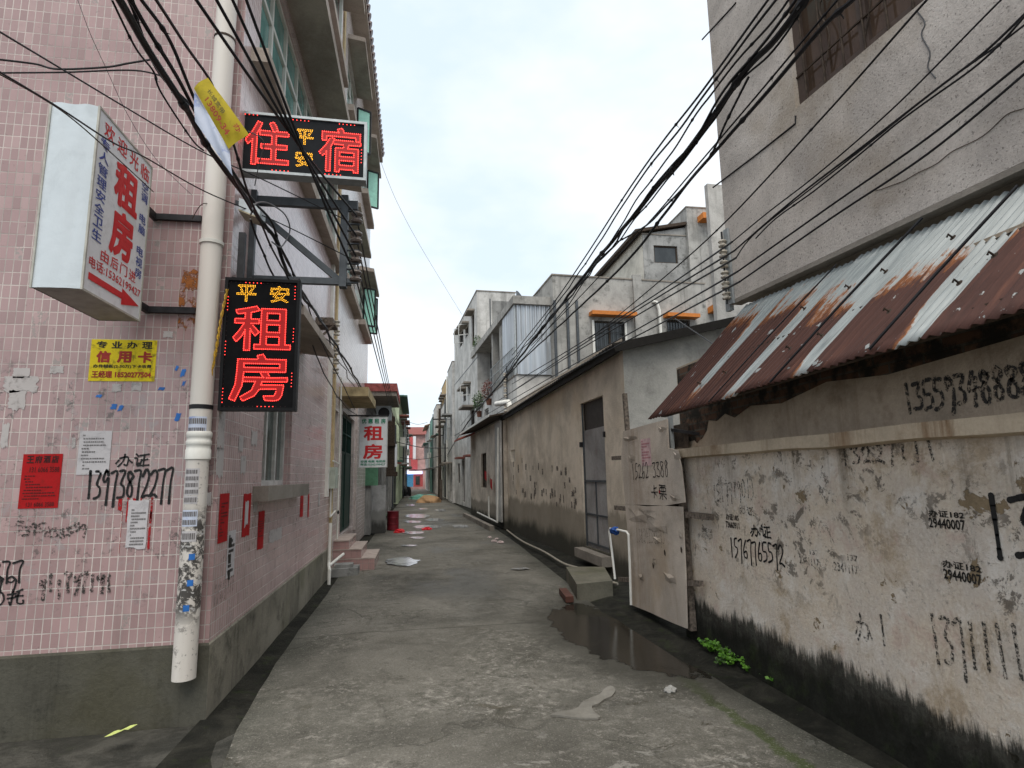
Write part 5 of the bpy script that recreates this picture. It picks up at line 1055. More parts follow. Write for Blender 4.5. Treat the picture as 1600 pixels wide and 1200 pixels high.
# ------------------------------------------------------------------ houses behind, right hand row
HD = V((-.06, 1, 0)).normalized(); HN = V((-HD.y, HD.x, 0)); HF = -HN            # HN faces the alley, HF runs away from it
HO = V((3.3, 18.9, 0))
def hline(y, off=0.0): return HO + HD*((y-18.9)/HD.y) + HF*off
class House:
    def __init__(s, label, O, L_, D_, z0, z1, mat, d=HD, cat='building', name='house', alley=(), front=(), top='slab', side=1):
        s.O, s.d = V((O.x, O.y, 0)), V(d).normalized(); s.f = V((s.d.y, -s.d.x, 0))*side; s.na = -s.f; s.nf = -s.d; s.L, s.D = L_, D_
        s.r = thing(name, label, cat, s.O+V((0, 0, 0)))
        mb = MB(); o = s.O+V((0, 0, z0))
        mb.facade(o, s.d, L_, z0, z1, s.na, [h[:4] for h in alley], .14); mb.facade(o, s.f, D_, z0, z1, s.nf, [h[:4] for h in front], .14)
        a, b = s.O+s.d*L_, s.O+s.d*L_+s.f*D_; c = s.O+s.f*D_
        for p, q in ((a, b), (b, c)): mb.quad(*[V((k.x, k.y, z)) for k, z in ((p, z0), (q, z0), (q, z1), (p, z1))])
        build('wall', mb, mat, s.r); zr = z1-.25
        build('roof', MB().quad(*[V((k.x, k.y, zr)) for k in (s.O, a, b, c)]), M['slab'], s.r)
        cp = MB(); top = M.get(top); o2 = s.O+V((0, 0, z1)); cp.box(o2-s.f*.03-s.d*.03, s.d*(L_+.06), s.f*.16, (0, 0, .05)); cp.box(o2+s.f*.13-s.d*.03, s.f*(D_-.1), s.d*.15, (0, 0, .048)); top and build('coping', cp, top, s.r)
        for h in alley: s.fill(h, s.d, s.na)
        for h in front: s.fill(h, s.f, s.nf)
    def fill(s, h, u, n):
        k = h[4] if len(h) > 4 else 'w'
        if k == 'door': build('door', MB().box(s.O+u*h[0]-n*.12+V((0, 0, h[2])), u*(h[1]-h[0]), n*.03, (0, 0, h[3]-h[2])), h[5] if len(h) > 5 else M['timber'], s.r)
        elif k == 'open': build('dark_inside', MB().box(s.O+u*h[0]-n*.135+V((0, 0, h[2])), u*(h[1]-h[0]), n*.01, (0, 0, h[3]-h[2])), M['darkglass'], s.r)
        else: window(s.r, s.O, u, n, h[0], h[1], h[2], h[3], .11, M['alu'] if k != 'dark' else M['timber'], M['darkglass'], max(1, int((h[1]-h[0])/.55)), .05)
    def shade(s, u0, u1, z, pr, mat, face='a', th=.09, name='awning'):
        u, n = (s.d, s.na) if face == 'a' else (s.f, s.nf)
        return build(name, MB().box(s.O+u*u0+V((0, 0, z)), u*(u1-u0), n*pr, (0, 0, th)), mat, s.r)
    def ap(s, x, y): p = onP(x, y, s.O, s.na); return (p-s.O).dot(s.d), p.z
    def fp(s, x, y): p = onP(x, y, s.O, s.nf); return (p-s.O).dot(s.f), p.z
    def pa(s, u, z, off=0): return s.O+s.d*u+s.na*off+V((0, 0, z))
    def pf(s, u, z, off=0): return s.O+s.f*u+s.nf*off+V((0, 0, z))
def pxrect(fn, x0, y0, x1, y1): a, b = fn(x0, (y0+y1)/2), fn(x1, (y0+y1)/2); t_, o = fn((x0+x1)/2, y0)[1], fn((x0+x1)/2, y1)[1]; return [min(a[0], b[0]), max(a[0], b[0]), o, t_]
class PF:                                                     # probe frame to measure before building
    def __init__(s, O, d=HD): s.O = V((O.x, O.y, 0)); s.d = V(d).normalized(); s.f = V((s.d.y, -s.d.x, 0)); s.na = -s.f; s.nf = -s.d
    ap = House.ap; fp = House.fp
# annexe behind the rough grey building
O = V((5.08, 9.0, 0)); House('narrow pale block between the rough grey building and the orange trimmed house', O, .10, 3.5, 0, onP(1108, 287, O, -HD).z, M['grey_light'], name='annexe', top='none')
# grey house with orange window hoods
O = V((4.55, 18.62, 0)); pf = PF(O); zt = pf.fp(863, 430)[1]
f1 = pxrect(pf.fp, 928, 502, 980, 560); f2 = pxrect(pf.fp, 1043, 500, 1078, 545)
H4 = House('grey rendered house with orange window hoods above the peach shed', O, 3.0, pf.fp(1100, 440)[0], 0, zt, M['grey'], front=[f1+['dark'], f2+['dark']], alley=[[.8, 1.6, 5.6, 6.8]])
for a, b, y in ((920, 989, 490), (1036, 1086, 493)): u0, z = H4.fp(a, y); u1, _ = H4.fp(b, y); H4.shade(u0, u1, z-.1, .35, M['orange'], 'f', .13)
for x in (990,): u, _ = H4.fp(x, 480); build('pilaster', MB().box(H4.pf(u, 2, -.05), H4.f*.32, H4.nf*.12, (0, 0, zt-2+.18)), M['grey'], H4.r)
u, z = H4.fp(1024, 474); build('drain_pipe', MB().tube([H4.pf(u-.12, z+.05, .02), H4.pf(u, z+.02, .1), H4.pf(u+.08, z-.25, .1), H4.pf(u+.1, 3, .1)], .055, 8), M['white_pvc'], H4.r)
for q in (f1, f2):
    mb = MB(); mb.smooth = True
    for k in range(9): mb.tube([H4.pf(q[0]+(q[1]-q[0])*k/8, q[2], .03), H4.pf(q[0]+(q[1]-q[0])*k/8, q[3], .03)], .012, 4)
    for z in (.3, .7): mb.tube([H4.pf(q[0], q[2]+(q[3]-q[2])*z, .03), H4.pf(q[1], q[2]+(q[3]-q[2])*z, .03)], .012, 4)
    build('window_bars', mb, M['darksteel'], H4.r)
for xa in (925, 976): u, z = H4.fp(xa, 530); build('window_post', MB().box(H4.pf(u, 4.5, .02), H4.f*.08, H4.nf*.05, (0, 0, f1[3]-4.5)), M['white_pvc'], H4.r)
mb = MB(); zb_ = H4.fp(1000, 437)[1]
for a, b in ((868, 0), (888, 0), (903, 0)): u, _ = H4.fp(a, 540); mb.tube([H4.pf(u, 3, .03), H4.pf(u, H4.fp(a, 470)[1], .03)], .05, 6)
build('dark_pipe', mb, M['steel'], H4.r)
# gable house behind, with sooty end wall
O = V((9.3, 22, 0)); pf = PF(O, (0, 1, 0)); w_ = pxrect(pf.fp, 1022, 384, 1059, 411); zc = pf.fp(1003, 366)[1]; uR, zR = pf.fp(1079, 354)
M['soot'] = concrete('sooty_gable_render', (.34, .34, .33), (.07, .07, .068), .9, amount=1)
H5 = House('cream and sooty grey house with sloping dark roof behind the orange trimmed house', O, 9.5, uR, 0, zc, M['soot'], (0, 1, 0), front=[w_+['dark']])
build('side_wall', MB().quad(H5.pa(.0, 0, .01), H5.pa(9.5, 0, .01), H5.pa(9.5, zc, .01), H5.pa(0, zc, .01)), M['cream'], H5.r)
build('gable_wall', MB().poly([H5.pf(0, zc), H5.pf(uR, zc), H5.pf(uR, zR)], (0, 1, 0), .2), M['soot'], H5.r)
build('roof_sheet', MB().poly([H5.pf(-.35, zc+.02, .15), H5.pf(uR+.05, zR+.08, .15), H5.pf(uR+.05, zR+.08, -9.8), H5.pf(-.35, zc+.02, -9.8)], (0, 0, 1), .13), M['timber'], H5.r)
O = V((onP(1072, 323, (0, 21.8, 0), (0, 1, 0)).x, 21.8, 0)); pf = PF(O, (0, 1, 0)); zt = pf.fp(1072, 324)[1]
H6 = House('tall plain grey block with small orange ledges beside the sooty gable', O, 6.8, 4, 0, zt, M['grey'], (0, 1, 0))
u_, z_a = H6.fp(1090, 348); H6.shade(u_, u_+2, z_a, .5, M['orange'], 'f', .25); u_, z_a = H6.fp(1106, 490); H6.shade(u_, u_+1.6, z_a, .5, M['orange'], 'f', .25); u_, z_a = H6.fp(1112, 432); H6.shade(u_, u_+1, z_a, .3, M['orange'], 'f', .25)
build('dark_pipe', MB().tube([H6.pf(H6.fp(1112, 430)[0], 4, .05), H6.pf(H6.fp(1108, 360)[0], H6.fp(1108, 362)[1], .05)], .06, 6), M['black'], H6.r)
# balcony house with zinc sheets
O = V((HO.x, 18.98, 0)); pf = PF(O)
zs_t, zs_b = 7.32, 4.88
H7 = House('balcony house clad with shiny zinc sheets and a concrete roof slab', O, 7.9, 1.25, 0, zs_b, M['grey_light'], alley=[[5.2, 6.2, 2.9, 4.4]])
D7 = 8.2
build('roof_slab', MB().box(H7.pa(-.15, zs_t, .1), H7.d*(D7+1.3), H7.f*1.6, (0, 0, .28)), M['grey'], H7.r)
def corr(name, o, u, W, z0, z1, n, mat, pitch=.16, amp=.02):
    mb = MB(); k = int(W/pitch*6)
    for i in range(k+1): p = V(o)+V(u)*(W*i/k)+V(n)*(amp*math.sin(i*math.pi/3)+.004*noise.noise((i*.3, 0, 0))); mb.v += [V((p.x, p.y, z0)), V((p.x, p.y, z1))]
    for i in range(k): mb.f.append((2*i, 2*i+2, 2*i+3, 2*i+1))
    mb.smooth = True; return build(name, mb, mat, H7.r)
zm = T('zinc_sheet', .35, .5, .5); zp = zm.pos(); zm.color(zm.ramp(zm.noise(zm.sc(zp, 6, 6, .3), 1, 5, .6), [(.3, (.34, .37, .40)), (.7, (.62, .65, .68))])); M['zinc'] = zm.m
corr('zinc_front', H7.pf(.03, 0, .03), H7.f, 1.2, zs_b+1.1, zs_t, H7.nf, M['zinc']); corr('zinc_front', H7.pf(.03, 0, .06), H7.f, 1.2, zs_b+.02, zs_b+1.15, H7.nf, M['zinc'], .30, .012)
corr('zinc_side', H7.pa(0, 0, .02), H7.d, 2.0, zs_b+.4, zs_t, H7.na, M['zinc'], .11)
build('post', MB().box(H7.pa(-.03, zs_b, .05), H7.d*.06, H7.f*.06, (0, 0, zs_t-zs_b)).box(H7.pf(1.2, zs_b, .06), H7.f*.06, H7.d*.06, (0, 0, zs_t-zs_b)), M['galv'], H7.r)
build('post', MB().box(H7.pa(4.1, zs_b, 0), H7.d*.25, H7.f*.25, (0, 0, zs_t-zs_b)).box(H7.pa(2.1, zs_b, -.05), H7.d*.9, H7.f*.15, (0, 0, zs_t-zs_b)), M['grey'], H7.r)
build('back_wall', MB().quad(H7.pa(0, zs_b, -1.2), H7.pa(7.9, zs_b, -1.2), H7.pa(7.9, zs_t, -1.2), H7.pa(0, zs_t, -1.2)), M['grey_dark'], H7.r)
mb = MB(); mb.smooth = True
for z in (.25, .6, .95): mb.tube([H7.pa(0, zs_b+z, .08), H7.pa(4.2, zs_b+z, .08)], .018, 5)
for k in range(15): mb.tube([H7.pa(.3*k, zs_b, .08), H7.pa(.3*k, zs_b+.95, .08)], .012, 5)
build('railing', mb, M['galv'], H7.r)
def foliage(nm, label, c, rx, ry, rz, n, size, mat, cat='plant', seed=1, group=None, stem=True, pot=None):
    r = random.Random(seed); root = thing(nm, label, cat, V(c)-V((0, 0, rz)), group); mb = MB()
    for k in range(n):
        th, ph = r.uniform(0, 6.283), math.acos(r.uniform(-.8, 1)); q = (.45+.55*r.random()**.6)*(1+.3*noise.noise((math.cos(th)*2, math.sin(th)*2, ph*2)))
        p = V(c)+V((rx*math.sin(ph)*math.cos(th)*q, ry*math.sin(ph)*math.sin(th)*q, rz*math.cos(ph)*q)); a = V((r.gauss(0, 1), r.gauss(0, 1), r.gauss(0, .6))).normalized()*size*r.uniform(.6, 1.3); b = a.orthogonal().normalized()*size*.45
        mb.quad(p-a*.5, p+b*.5, p+a*.5, p-b*.5)
    build('leaves', mb, mat, root)
    if stem:
        sm = MB(); sm.smooth = True
        for k in range(5): sm.tube([V(c)-V((0, 0, rz*1.1)), V(c)+V((r.uniform(-.5, .5)*rx, r.uniform(-.5, .5)*ry, r.uniform(0, .5)*rz))], .01, 4)
        build('stems', sm, M['timber'], root)
    if pot: build('pot', MB().lathe(V(c)-V((0, 0, rz+.22)), (0, 0, 1), [(.09, 0), (.13, .22), (.15, .22), (.15, .25), (.11, .25)], 10), plain('clay_pot', (.20, .09, .06), .8), root)
    return root
foliage('potted_plant', 'reddish potted plant on the balcony of the zinc clad house', H7.pa(4.6, 5.05, .1), .3, .55, .4, 260, .12, M['red_leaf'], seed=2, pot=1)
foliage('potted_plant', 'green trailing plant on the balcony ledge beside the reddish one', H7.pa(7.0, 4.85, .1), .3, .7, .45, 320, .13, M['dark_leaf'], seed=3, pot=1)
foliage('roof_weed', 'green weed growing on the tip of the concrete roof slab', H7.pa(8.2, 7.85, -.05), .25, .5, .35, 220, .12, M['dark_leaf'], seed=4)
ds = thing('satellite_dish', 'round grey satellite dish on the flat roof above the zinc sheets', 'satellite dish', H7.pa(1.6, 7.6, -.6))
build('dish', MB().lathe(H7.pa(1.6, 8.05, -.6), (.75, -.5, .35), [(.001, -.10), (.2, -.07), (.33, 0), (.34, .005), (.2, -.055), (.001, -.08)], 20), M['steel'], ds); build('mast', MB().tube([H7.pa(1.6, 7.58, -.6), H7.pa(1.6, 8.0, -.58)], .03, 6), M['steel'], ds)
build('feed_arm', MB().tube([H7.pa(1.6, 7.85, -.6), H7.pa(1.6, 7.95, -.6)+V((.35, -.25, .1))], .012, 5), M['steel'], ds)
foliage('roof_bush', 'dark bush in a tub on the flat roof beside the dish', H7.pa(2.6, 7.95, -.7), .3, .5, .28, 200, .12, M['dark_leaf'], seed=6)
lp_ = H7.pa(-.2, 4.2, .18)
mb = MB(); mb.smooth = True; mb.tube([H7.pa(-.15, 3.2, .3), H7.pa(-.15, 3.86, .3), H7.pa(-.1, 3.95, .3), H7.pa(1.0, 4.02, .5)], .09, 10)
build('white_duct', mb, M['white_pvc'], H7.r)
icz = thing('insulator_column', 'dark insulator column on the corner of the zinc clad house', 'insulators', H7.pa(.1, 3.6, .12)); pr_ = None
for k in range(8):
    z = 3.7+.19*k
    if not pr_: pr_ = build('insulator', MB().lathe(H7.pa(1.2, z, .14), (0, 0, 1), [(a*1.25, b*1.25) for a, b in spool], 10), M['porcelain'], icz)
    else: c = pr_.copy(); COL.objects.link(c); c.parent = icz; c.location = (0, 0, .19*k)
build('post', MB().box(H7.pa(1.17, 3.5, .06), H7.d*.06, H7.na*.03, (0, 0, 1.9)), M['darksteel'], icz)
# three storey tower
O = hline(26.9); pf = PF(O); zt = 10.35
al = [pxrect(pf.ap, 718, 518, 724, 540)+['dark'], pxrect(pf.ap, 727, 510, 732, 526)+['dark'], pxrect(pf.ap, 724, 610, 728, 627)+['dark'], pxrect(pf.ap, 731, 602, 735, 618), pxrect(pf.ap, 737, 490, 741, 540)+['dark'], [1.0, 2.1, 2.7, 4.8, 'dark'], [4.5, 5.4, .2, 2.4, 'door'], [1.2, 2.2, .1, 2.4, 'open'], [6.4, 7.4, 1.2, 2.3, 'dark']]
H8 = House('plain grey three storey house with tiny open windows beyond the balcony', O, 8.66, 1.9, 0, zt, M['grey_light'], alley=al)
build('groove', MB().box(H8.pf(.62, 4, .0), H8.f*.05, H8.nf*.02, (0, 0, 6)).box(H8.pa(0, 7.1, 0), H8.d*8.66, H8.na*.015, (0, 0, .03)).box(H8.pa(0, 4.0, 0), H8.d*8.66, H8.na*.015, (0, 0, .03)), M['steel'], H8.r)
build('sooty_panel', MB().box(H8.pf(.75, 4, .0), H8.f*1.1, H8.nf*.03, (0, 0, 5.9)), M['grey_dark'], H8.r)
for h in al[:5]: H8.shade(h[0]-.15, h[1]+.15, h[3]+.02, .35, M['slab'])
H8.shade(.8, 2.4, 4.85, .6, M['slab']); H8.shade(4.3, 5.6, 2.5, .4, plain('faded_red_awning', (.22, .08, .065), .8)); H8.shade(1.0, 2.3, 2.5, .4, plain('faded_red_awning', 0))
for h, s_ in ((al[0], -1), (al[1], 1), (al[3], 1)):
    f = build('casement', MB().bar(H8.pa(h[0], h[2], .02), H8.pa(h[0]+.1, h[2]-.05, .5), .04).bar(H8.pa(h[0], h[3], .02), H8.pa(h[0]+.1, h[3]-.05, .5), .04).bar(H8.pa(h[0]+.1, h[2]-.05, .5), H8.pa(h[0]+.1, h[3]-.05, .5), .04), M['alu'], H8.r)
# farther right hand houses
far = [  # y0, y1, height, offset, material key, label
 (35.6, 39.5, 8.6, -.15, 'grey_light', 'pale house with red brown balcony slabs past the plain grey house'),
 (39.6, 43.6, 7.6, .0, 'grey', 'grey house with many small hoods and a striped facade further along the right'),
 (43.7, 48.5, 7.0, -.1, 'white', 'whitish house with pale awnings behind the dark utility pole'),
 (48.6, 54, 9.6, .35, 'tan', 'tan painted tower rising above the far right row'),
 (54.2, 60, 8.2, -.1, 'white', 'far whitish house with projecting window cages'),
 (60.2, 66, 7.6, -.2, 'minty', 'far house with mint green metal cladding on the right'),
 (66.2, 74, 7.2, -.3, 'grey_light', 'last pale house with a small orange roof at the right end')]
M['tan'] = concrete('tan_render', (.55, .40, .22), (.30, .22, .13), .3, amount=.3); M['minty'] = concrete('mint_cladding', (.22, .40, .33), (.12, .2, .17), .4); M['lime'] = concrete('lime_green_render', (.52, .60, .43), (.34, .40, .29), .3, amount=.3); M['rose'] = concrete('hazed_rose_render', (.58, .37, .34), (.42, .27, .25), .3, amount=.3)  # rose is lightened and greyed to paint in distance haze
r5 = random.Random(21)
FD = V((-.020, 1, 0)).normalized()
def fline(y, off=0.0): return V((2.32-.020*(y-35.6)+off, y, 0))
def far_house(y0, y1, h, off, mk, lab, side=1, O=None, d=HD, D_=5):
    L_ = y1-y0; al = []; nfl = max(2, int(h/3.1)); n_ = max(2, int(L_/1.7)); w_ = L_/n_
    for fl in range(nfl):
        for k in range(n_):
            a = k*w_+w_*.22; z = fl*3.05
            if fl == 0: al.append([a, a+w_*.55, .1, 2.3] + (['open'] if r5.random() < .35 else ['door', r5.choice([M['door_steel'], M['timber'], M['galv'], M['slat']])]))
            elif z+2.3 < h-.3 and r5.random() < .85: al.append([a, a+w_*.55, z+.9, z+2.2, r5.choice(['w', 'dark'])])
    fr_ = [[.8, 1.9, h-2.2, h-1.0, 'dark']] if h > 8 else []
    Hs = House(lab, O if O is not None else hline(y0, off), L_, D_, 0, h, M[mk], d, alley=al, front=fr_, side=side)
    for q in al:
        if q[2] > .5 or r5.random() < .6: Hs.shade(q[0]-.15, q[1]+.15, q[3]+.06, r5.choice([.3, .45, .6]), r5.choice([M['slab'], M['slab'], plain('faded_red_awning', 0), M['grey_dark'], plain('green_awning', (.06, .13, .10), .7)]))
        if q[2] > .5 and r5.random() < .5:
            mb = MB(); mb.smooth = True
            for k in range(6): mb.tube([Hs.pa(q[0]+(q[1]-q[0])*k/5, q[2]-.1, .3), Hs.pa(q[0]+(q[1]-q[0])*k/5, q[3]-.1, .3)], .014, 4)
            for z in (q[2]-.1, (q[2]+q[3])/2, q[3]-.1): mb.tube([Hs.pa(q[0], z, 0), Hs.pa(q[0], z, .3), Hs.pa(q[1], z, .3), Hs.pa(q[1], z, 0)], .014, 4)
            build('window_cage', mb, M['galv'], Hs.r)
        if r5.random() < .18 and q[2] > .5:
            b = build('air_conditioner', MB().box(Hs.pa(q[1]+.1, q[2]-.4, .05), Hs.d*.8, Hs.na*.32, (0, 0, .55)), M['white_pvc'], Hs.r)
    if r5.random() < .9: build('drain_pipe', MB().tube([Hs.pa(L_-.2, .1, .07), Hs.pa(L_-.2, h-.3, .07)], .05, 6), M['white_pvc'] if r5.random() < .5 else M['steel'], Hs.r)
    return Hs
for q in far: Hx = far_house(*q, O=fline(q[0], q[3]), d=FD)
build('tiled_roof', MB().poly([Hx.pa(-.4, 7.2, .5), Hx.pa(8, 7.2, .5), Hx.pa(8, 8.0, -2), Hx.pa(-.4, 8.0, -2)], (0, 0, 1), .1), plain('orange_roof', (.35, .20, .12), .8), Hx.r)
pole = thing('utility_pole', 'dark utility pole in front of the whitish house far on the right', 'pole', fline(43.6, -.45))
pb = fline(43.6, -.45); build('shaft', MB().tube([pb-V((0, 0, .1)), pb+V((0, 0, 6.6))], [.13, .09], 10), M['timber'], pole); build('crossarm', MB().bar(pb+V((-.5, 0, 5.8)), pb+V((.5, 0, 5.8)), .09).bar(pb+V((-.4, 0, 4.6)), pb+V((.4, 0, 4.6)), .08), M['darksteel'], pole)
fn = thing('metal_fence', 'rusty metal fence panel at the foot of the far houses', 'fence', fline(40.5, -.5)); mb = MB(); mb.smooth = True
for k in range(22): mb.tube([fline(40+.12*k, -.5), fline(40+.12*k, -.5)+V((0, 0, 1.35))], .018, 4)
for z in (.1, .7, 1.35): mb.tube([fline(40, -.5)+V((0, 0, z)), fline(42.6, -.5)+V((0, 0, z))], .022, 4)
build('bars', mb, M['slat'], fn)
# small lean-to beyond the shed
O = row_pt(sy1+.02, .12); pf = PF(O, RD); Lw = 7.5
a1 = pxrect(pf.ap, 752, 708, 760, 762); HS = House('small dirty white lean-to with torn red paper past the peach shed', O, Lw, 1.6, 0, 3.25, concrete('cream_leanto_render', (.66, .58, .49), (.20, .17, .14), .7, amount=.7, foot=(.6, (.03, .032, .026), (.2, .18, .15))), RD, alley=[a1+['dark']], name='lean_to')
build('end_pier', MB().box(HS.pa(-.02, .2, .05), HS.d*.9, HS.na*.05, (0, 0, 3.0)), M['grey_light'], HS.r)
build('eave_sheet', MB().poly([HS.pa(-.3, 3.28, .45), HS.pa(Lw, 3.28, .45), HS.pa(Lw, 3.5, -.6), HS.pa(-.3, 3.5, -.6)], (0, 0, 1), .05), M['timber'], HS.r); build('eave_trim', MB().box(HS.pa(-.3, 3.29, .47), HS.d*Lw, HS.na*.02, (0, 0, .07)), M['white_pvc'], HS.r)
build('tile_awning', MB().poly([HS.pa(Lw-1.6, 3.0, .7), HS.pa(Lw, 3.0, .7), HS.pa(Lw, 3.25, 0), HS.pa(Lw-1.6, 3.25, 0)], (0, 0, 1), .06), plain('red_tile', (.30, .09, .07), .8), HS.r)
hf = Frame(HS.pa(0, 0, .055), HS.d*-1, (0, 0, 1))
for x0, y0, x1, y1 in ((762, 735, 765, 752), (771, 747, 774, 766)): q = pxrect(HS.ap, x0, y0, x1, y1); build('torn_poster', MB().poly([HS.pa(u, z, .103) for u, z in ((q[0], q[2]), (q[1], q[2]+.1), (q[1], q[3]), (q[0], q[3]-.05))], HS.na, .002), M['red_paper'], HS.r)
build('pipes', MB().tube([HS.pa(4.2, .25, .2), HS.pa(.1, .2, .2), HS.pa(.1, 3.0, .13)], .03, 6).tube([HS.pa(1.6, .22, .2), HS.pa(1.6, .9, .2)], .03, 6), M['white_pvc'], HS.r)
build('low_curb', MB().box(HS.pa(-.3, -.05, .5), HS.d*(Lw-1), HS.f*.14, (0, 0, .18)), M['slab'], HS.r)
# ------------------------------------------------------------------ left side beyond the pale building
YD = V((0, 1, 0))
H9 = House('low grey house with a red edged canopy and an air conditioner on the left', V((-1.25, 17.05, 0)), 7, 4, 0, 4.2, M['grey_dark'], YD, side=-1, front=[[.1, .6, 2.6, 3.3, 'dark']], alley=[[1.5, 2.6, .2, 2.4, 'open'], [4, 5, 1.2, 2.3, 'dark']])
build('canopy', MB().bx(-1.7, -.55, 16.2, 19, 3.78, 3.90), M['slab'], H9.r); build('canopy_edge', MB().bx(-1.72, -.53, 16.15, 19.02, 3.90, 4.12), plain('faded_red_paint', (.36, .10, .09), .8, var=.3), H9.r)
ac = build('air_conditioner', MB().bx(-1.15, -.72, 17.2, 17.5, 3.2, 3.62), M['galv'], H9.r); build('fan_grille', MB().lathe((-.93, 17.19, 3.41), (0, -1, 0), [(.16, 0), (.165, .01), (.13, .015), (.02, .012), (.001, .012)], 14), M['black'], ac)
build('low_wall', MB().bx(-1.35, -.86, 17.5, 17.75, 0, 1.35), concrete('sooty_low_wall', (.36, .36, .36), (.08, .08, .075), .8, amount=1, foot=(.6, (.03, .03, .028), (.15, .15, .14))), H9.r); build('green_door', MB().bx(-1.4, -1.05, 16.95, 17.0, 1.35, 1.9), plain('dull_green_panel', (.08, .20, .12), .7), H9.r)
build('dark_stack', MB().bx(-.98, -.72, 20.0, 20.5, 1.6, 3.6).bx(-1.02, -.7, 19.9, 20.55, 2.6, 2.7).bx(-.94, -.62, 20.1, 20.6, 1.6, 1.75), M['timber'], H9.r)
far_house(24.2, 30, 4.6, 0, 'grey_dark', 'low sooty house on the left beyond the faded sign', -1, V((-1.2, 24.2, 0)), YD); far_house(30.2, 36, 5.0, 0, 'white', 'low whitewashed house before the lime green one', -1, V((-1.3, 30.2, 0)), YD)
HG = far_house(36.2, 47, 6.4, 0, 'lime', 'lime green painted house on the left far down the alley', -1, V((-1.05, 36.2, 0)), YD); HG.shade(-.3, 2, 6.45, .4, plain('green_awning', 0), 'f'); HG.shade(-.3, 10, 6.45, .5, plain('green_awning', 0))
far_house(47.2, 58, 7.4, 0, 'grey', 'far grey house with dark balconies beyond the lime green house', -1, V((-.95, 47.2, 0)), YD); far_house(58.2, 70, 7.0, 0, 'white', 'last pale house on the left before the blue shop', -1, V((-1.25, 58.2, 0)), YD)
HE = House('rose coloured building closing the far end of the alley', V((-1.0, 80, 0)), 8, 8, 0, 7.2, M['rose'], YD, front=[[2.2, 3.4, 3.2, 5.2, 'dark'], [5, 6.5, 4.2, 5.6], [2.3, 3.2, .2, 2.5, 'open']])
build('roof_edge', MB().poly([HE.pf(-.3, 7.2, .5), HE.pf(8, 7.2, .5), HE.pf(8, 8.4, -2.5), HE.pf(-.3, 8.4, -2.5)], (0, 0, 1), .1), plain('dark_red_roof', (.22, .07, .06), .8), HE.r)
hs = thing('banner_sign', 'tall red vertical banner on the far rose coloured building', 'banner', (-.2, 79.4, 4)); M['far_red'] = plain('hazed_red', (.48, .09, .09), .7)  # red paled in its colour to stand for far haze
build('cloth', MB().bx(-.95, -.45, 79.3, 79.45, 3.9, 6.9), M['far_red'], hs); build('white_panel', MB().bx(-.45, -.05, 79.4, 79.5, 3.6, 7.0), M['vinyl'], hs); build('red_cloth', MB().bx(-.7, .2, 79.2, 79.35, 2.6, 3.9), M['far_red'], hs)
sp = thing('shop_front', 'small blue and red shop front with a lit sign at the far end', 'shop', (-.5, 78.6, 0)); build('panel', MB().bx(-1.5, -.35, 78.5, 78.6, .35, 2.0), plain('hazed_blue_panel', (.08, .27, .46), .5), sp); build('panel', MB().bx(-.33, .9, 78.5, 78.6, .35, 2.0), M['far_red'], sp); build('opening', MB().bx(-.05, .5, 78.44, 78.5, .6, 1.7), M['darkglass'], sp)  # blue panel also has the haze mixed into its colour
build('lit_sign', MB().bx(-1.5, .8, 78.3, 78.45, 2.0, 2.35), emit('lit_shop_sign', (.55, .65, 1.0), 1.4), sp)
# ------------------------------------------------------------------ loose things on the ground
dm = thing('oil_drum', 'dark red metal drum standing on the left side of the alley', 'drum', (-.68, 18.4, 0))
build('body', MB().lathe((-.68, 18.4, 0), (0, 0, 1), [(.17, 0), (.18, .01), (.175, .03), (.175, .18), (.185, .19), (.175, .2), (.175, .36), (.185, .37), (.175, .38), (.175, .53), (.185, .55), (.17, .555), (.165, .53), (.001, .52)], 20), plain('dark_red_drum', (.16, .014, .022), .5, .2, var=.35, scale=5), dm); build('bung', MB().lathe((-.62, 18.35, .52), (0, 0, 1), [(.025, 0), (.025, .02), (.001, .02)], 8), M['darksteel'], dm)
def lump(name, label, cat, c, sx, sy, sz, mat, seed=0, am=.45, fr=2.0):
    bm = bmesh.new(); bmesh.ops.create_icosphere(bm, subdivisions=4, radius=1); mb = MB(); mb.smooth = True
    for v in bm.verts: v.co *= 1+am*noise.noise(v.co*fr+V((seed, seed, 0))); v.co = V((v.co.x*sx, v.co.y*sy, max(v.co.z, -.1)*sz))
    mb.v = [V(c)+v.co for v in bm.verts]; mb.f = [tuple(v.index for v in f.verts) for f in bm.faces]; bm.free(); return single(name, label, cat, mb, mat)
lump('sand_heap', 'heap of orange sand at the right side far down the alley', 'sand', (.80, 37.4, -.05), .72, .9, .5, ground_mat('orange_sand', (.42, .26, .14), (.32, .20, .11), 0), 2, .3)
lump('tarp', 'crumpled mint green tarp beyond the heap of sand', 'tarp', (.5, 44, 0), .9, 1.0, .3, plain('mint_tarp', (.18, .45, .36), .6), 5)
lump('plastic_bag', 'bright red plastic bag lying in the middle of the alley', 'bag', (.33, 18.1, 0), .13, .12, .07, plain('red_plastic', (.62, .02, .03), .35), 8, .6, 3)
lump('plastic_bag', 'small pinkish red bag crumpled beside the red drum', 'bag', (-.47, 17.5, 0), .14, .12, .09, plain('red_plastic', 0), 3, .6, 3)
for x, y, s_ in ((765, 840, .05), (772, 846, .06), (782, 848, .07), (776, 842, .04)): p = onZ(x, y); lump('litter', 'small pale pink litter scattered at the foot of the lean-to', 'litter', p, s_, s_, s_*.6, plain('pale_litter', (.55, .45, .44), .7), x, .6, 3)['group'] = 'litter by the lean-to'
p = onZ(1047, 1079); lump('stone', 'flat grey stone lying on the pavement near the large puddle', 'stone', p, .045, .04, .03, M['grey'], 4)
mb = MB(); p = onZ(188, 1158); mb.smooth = True
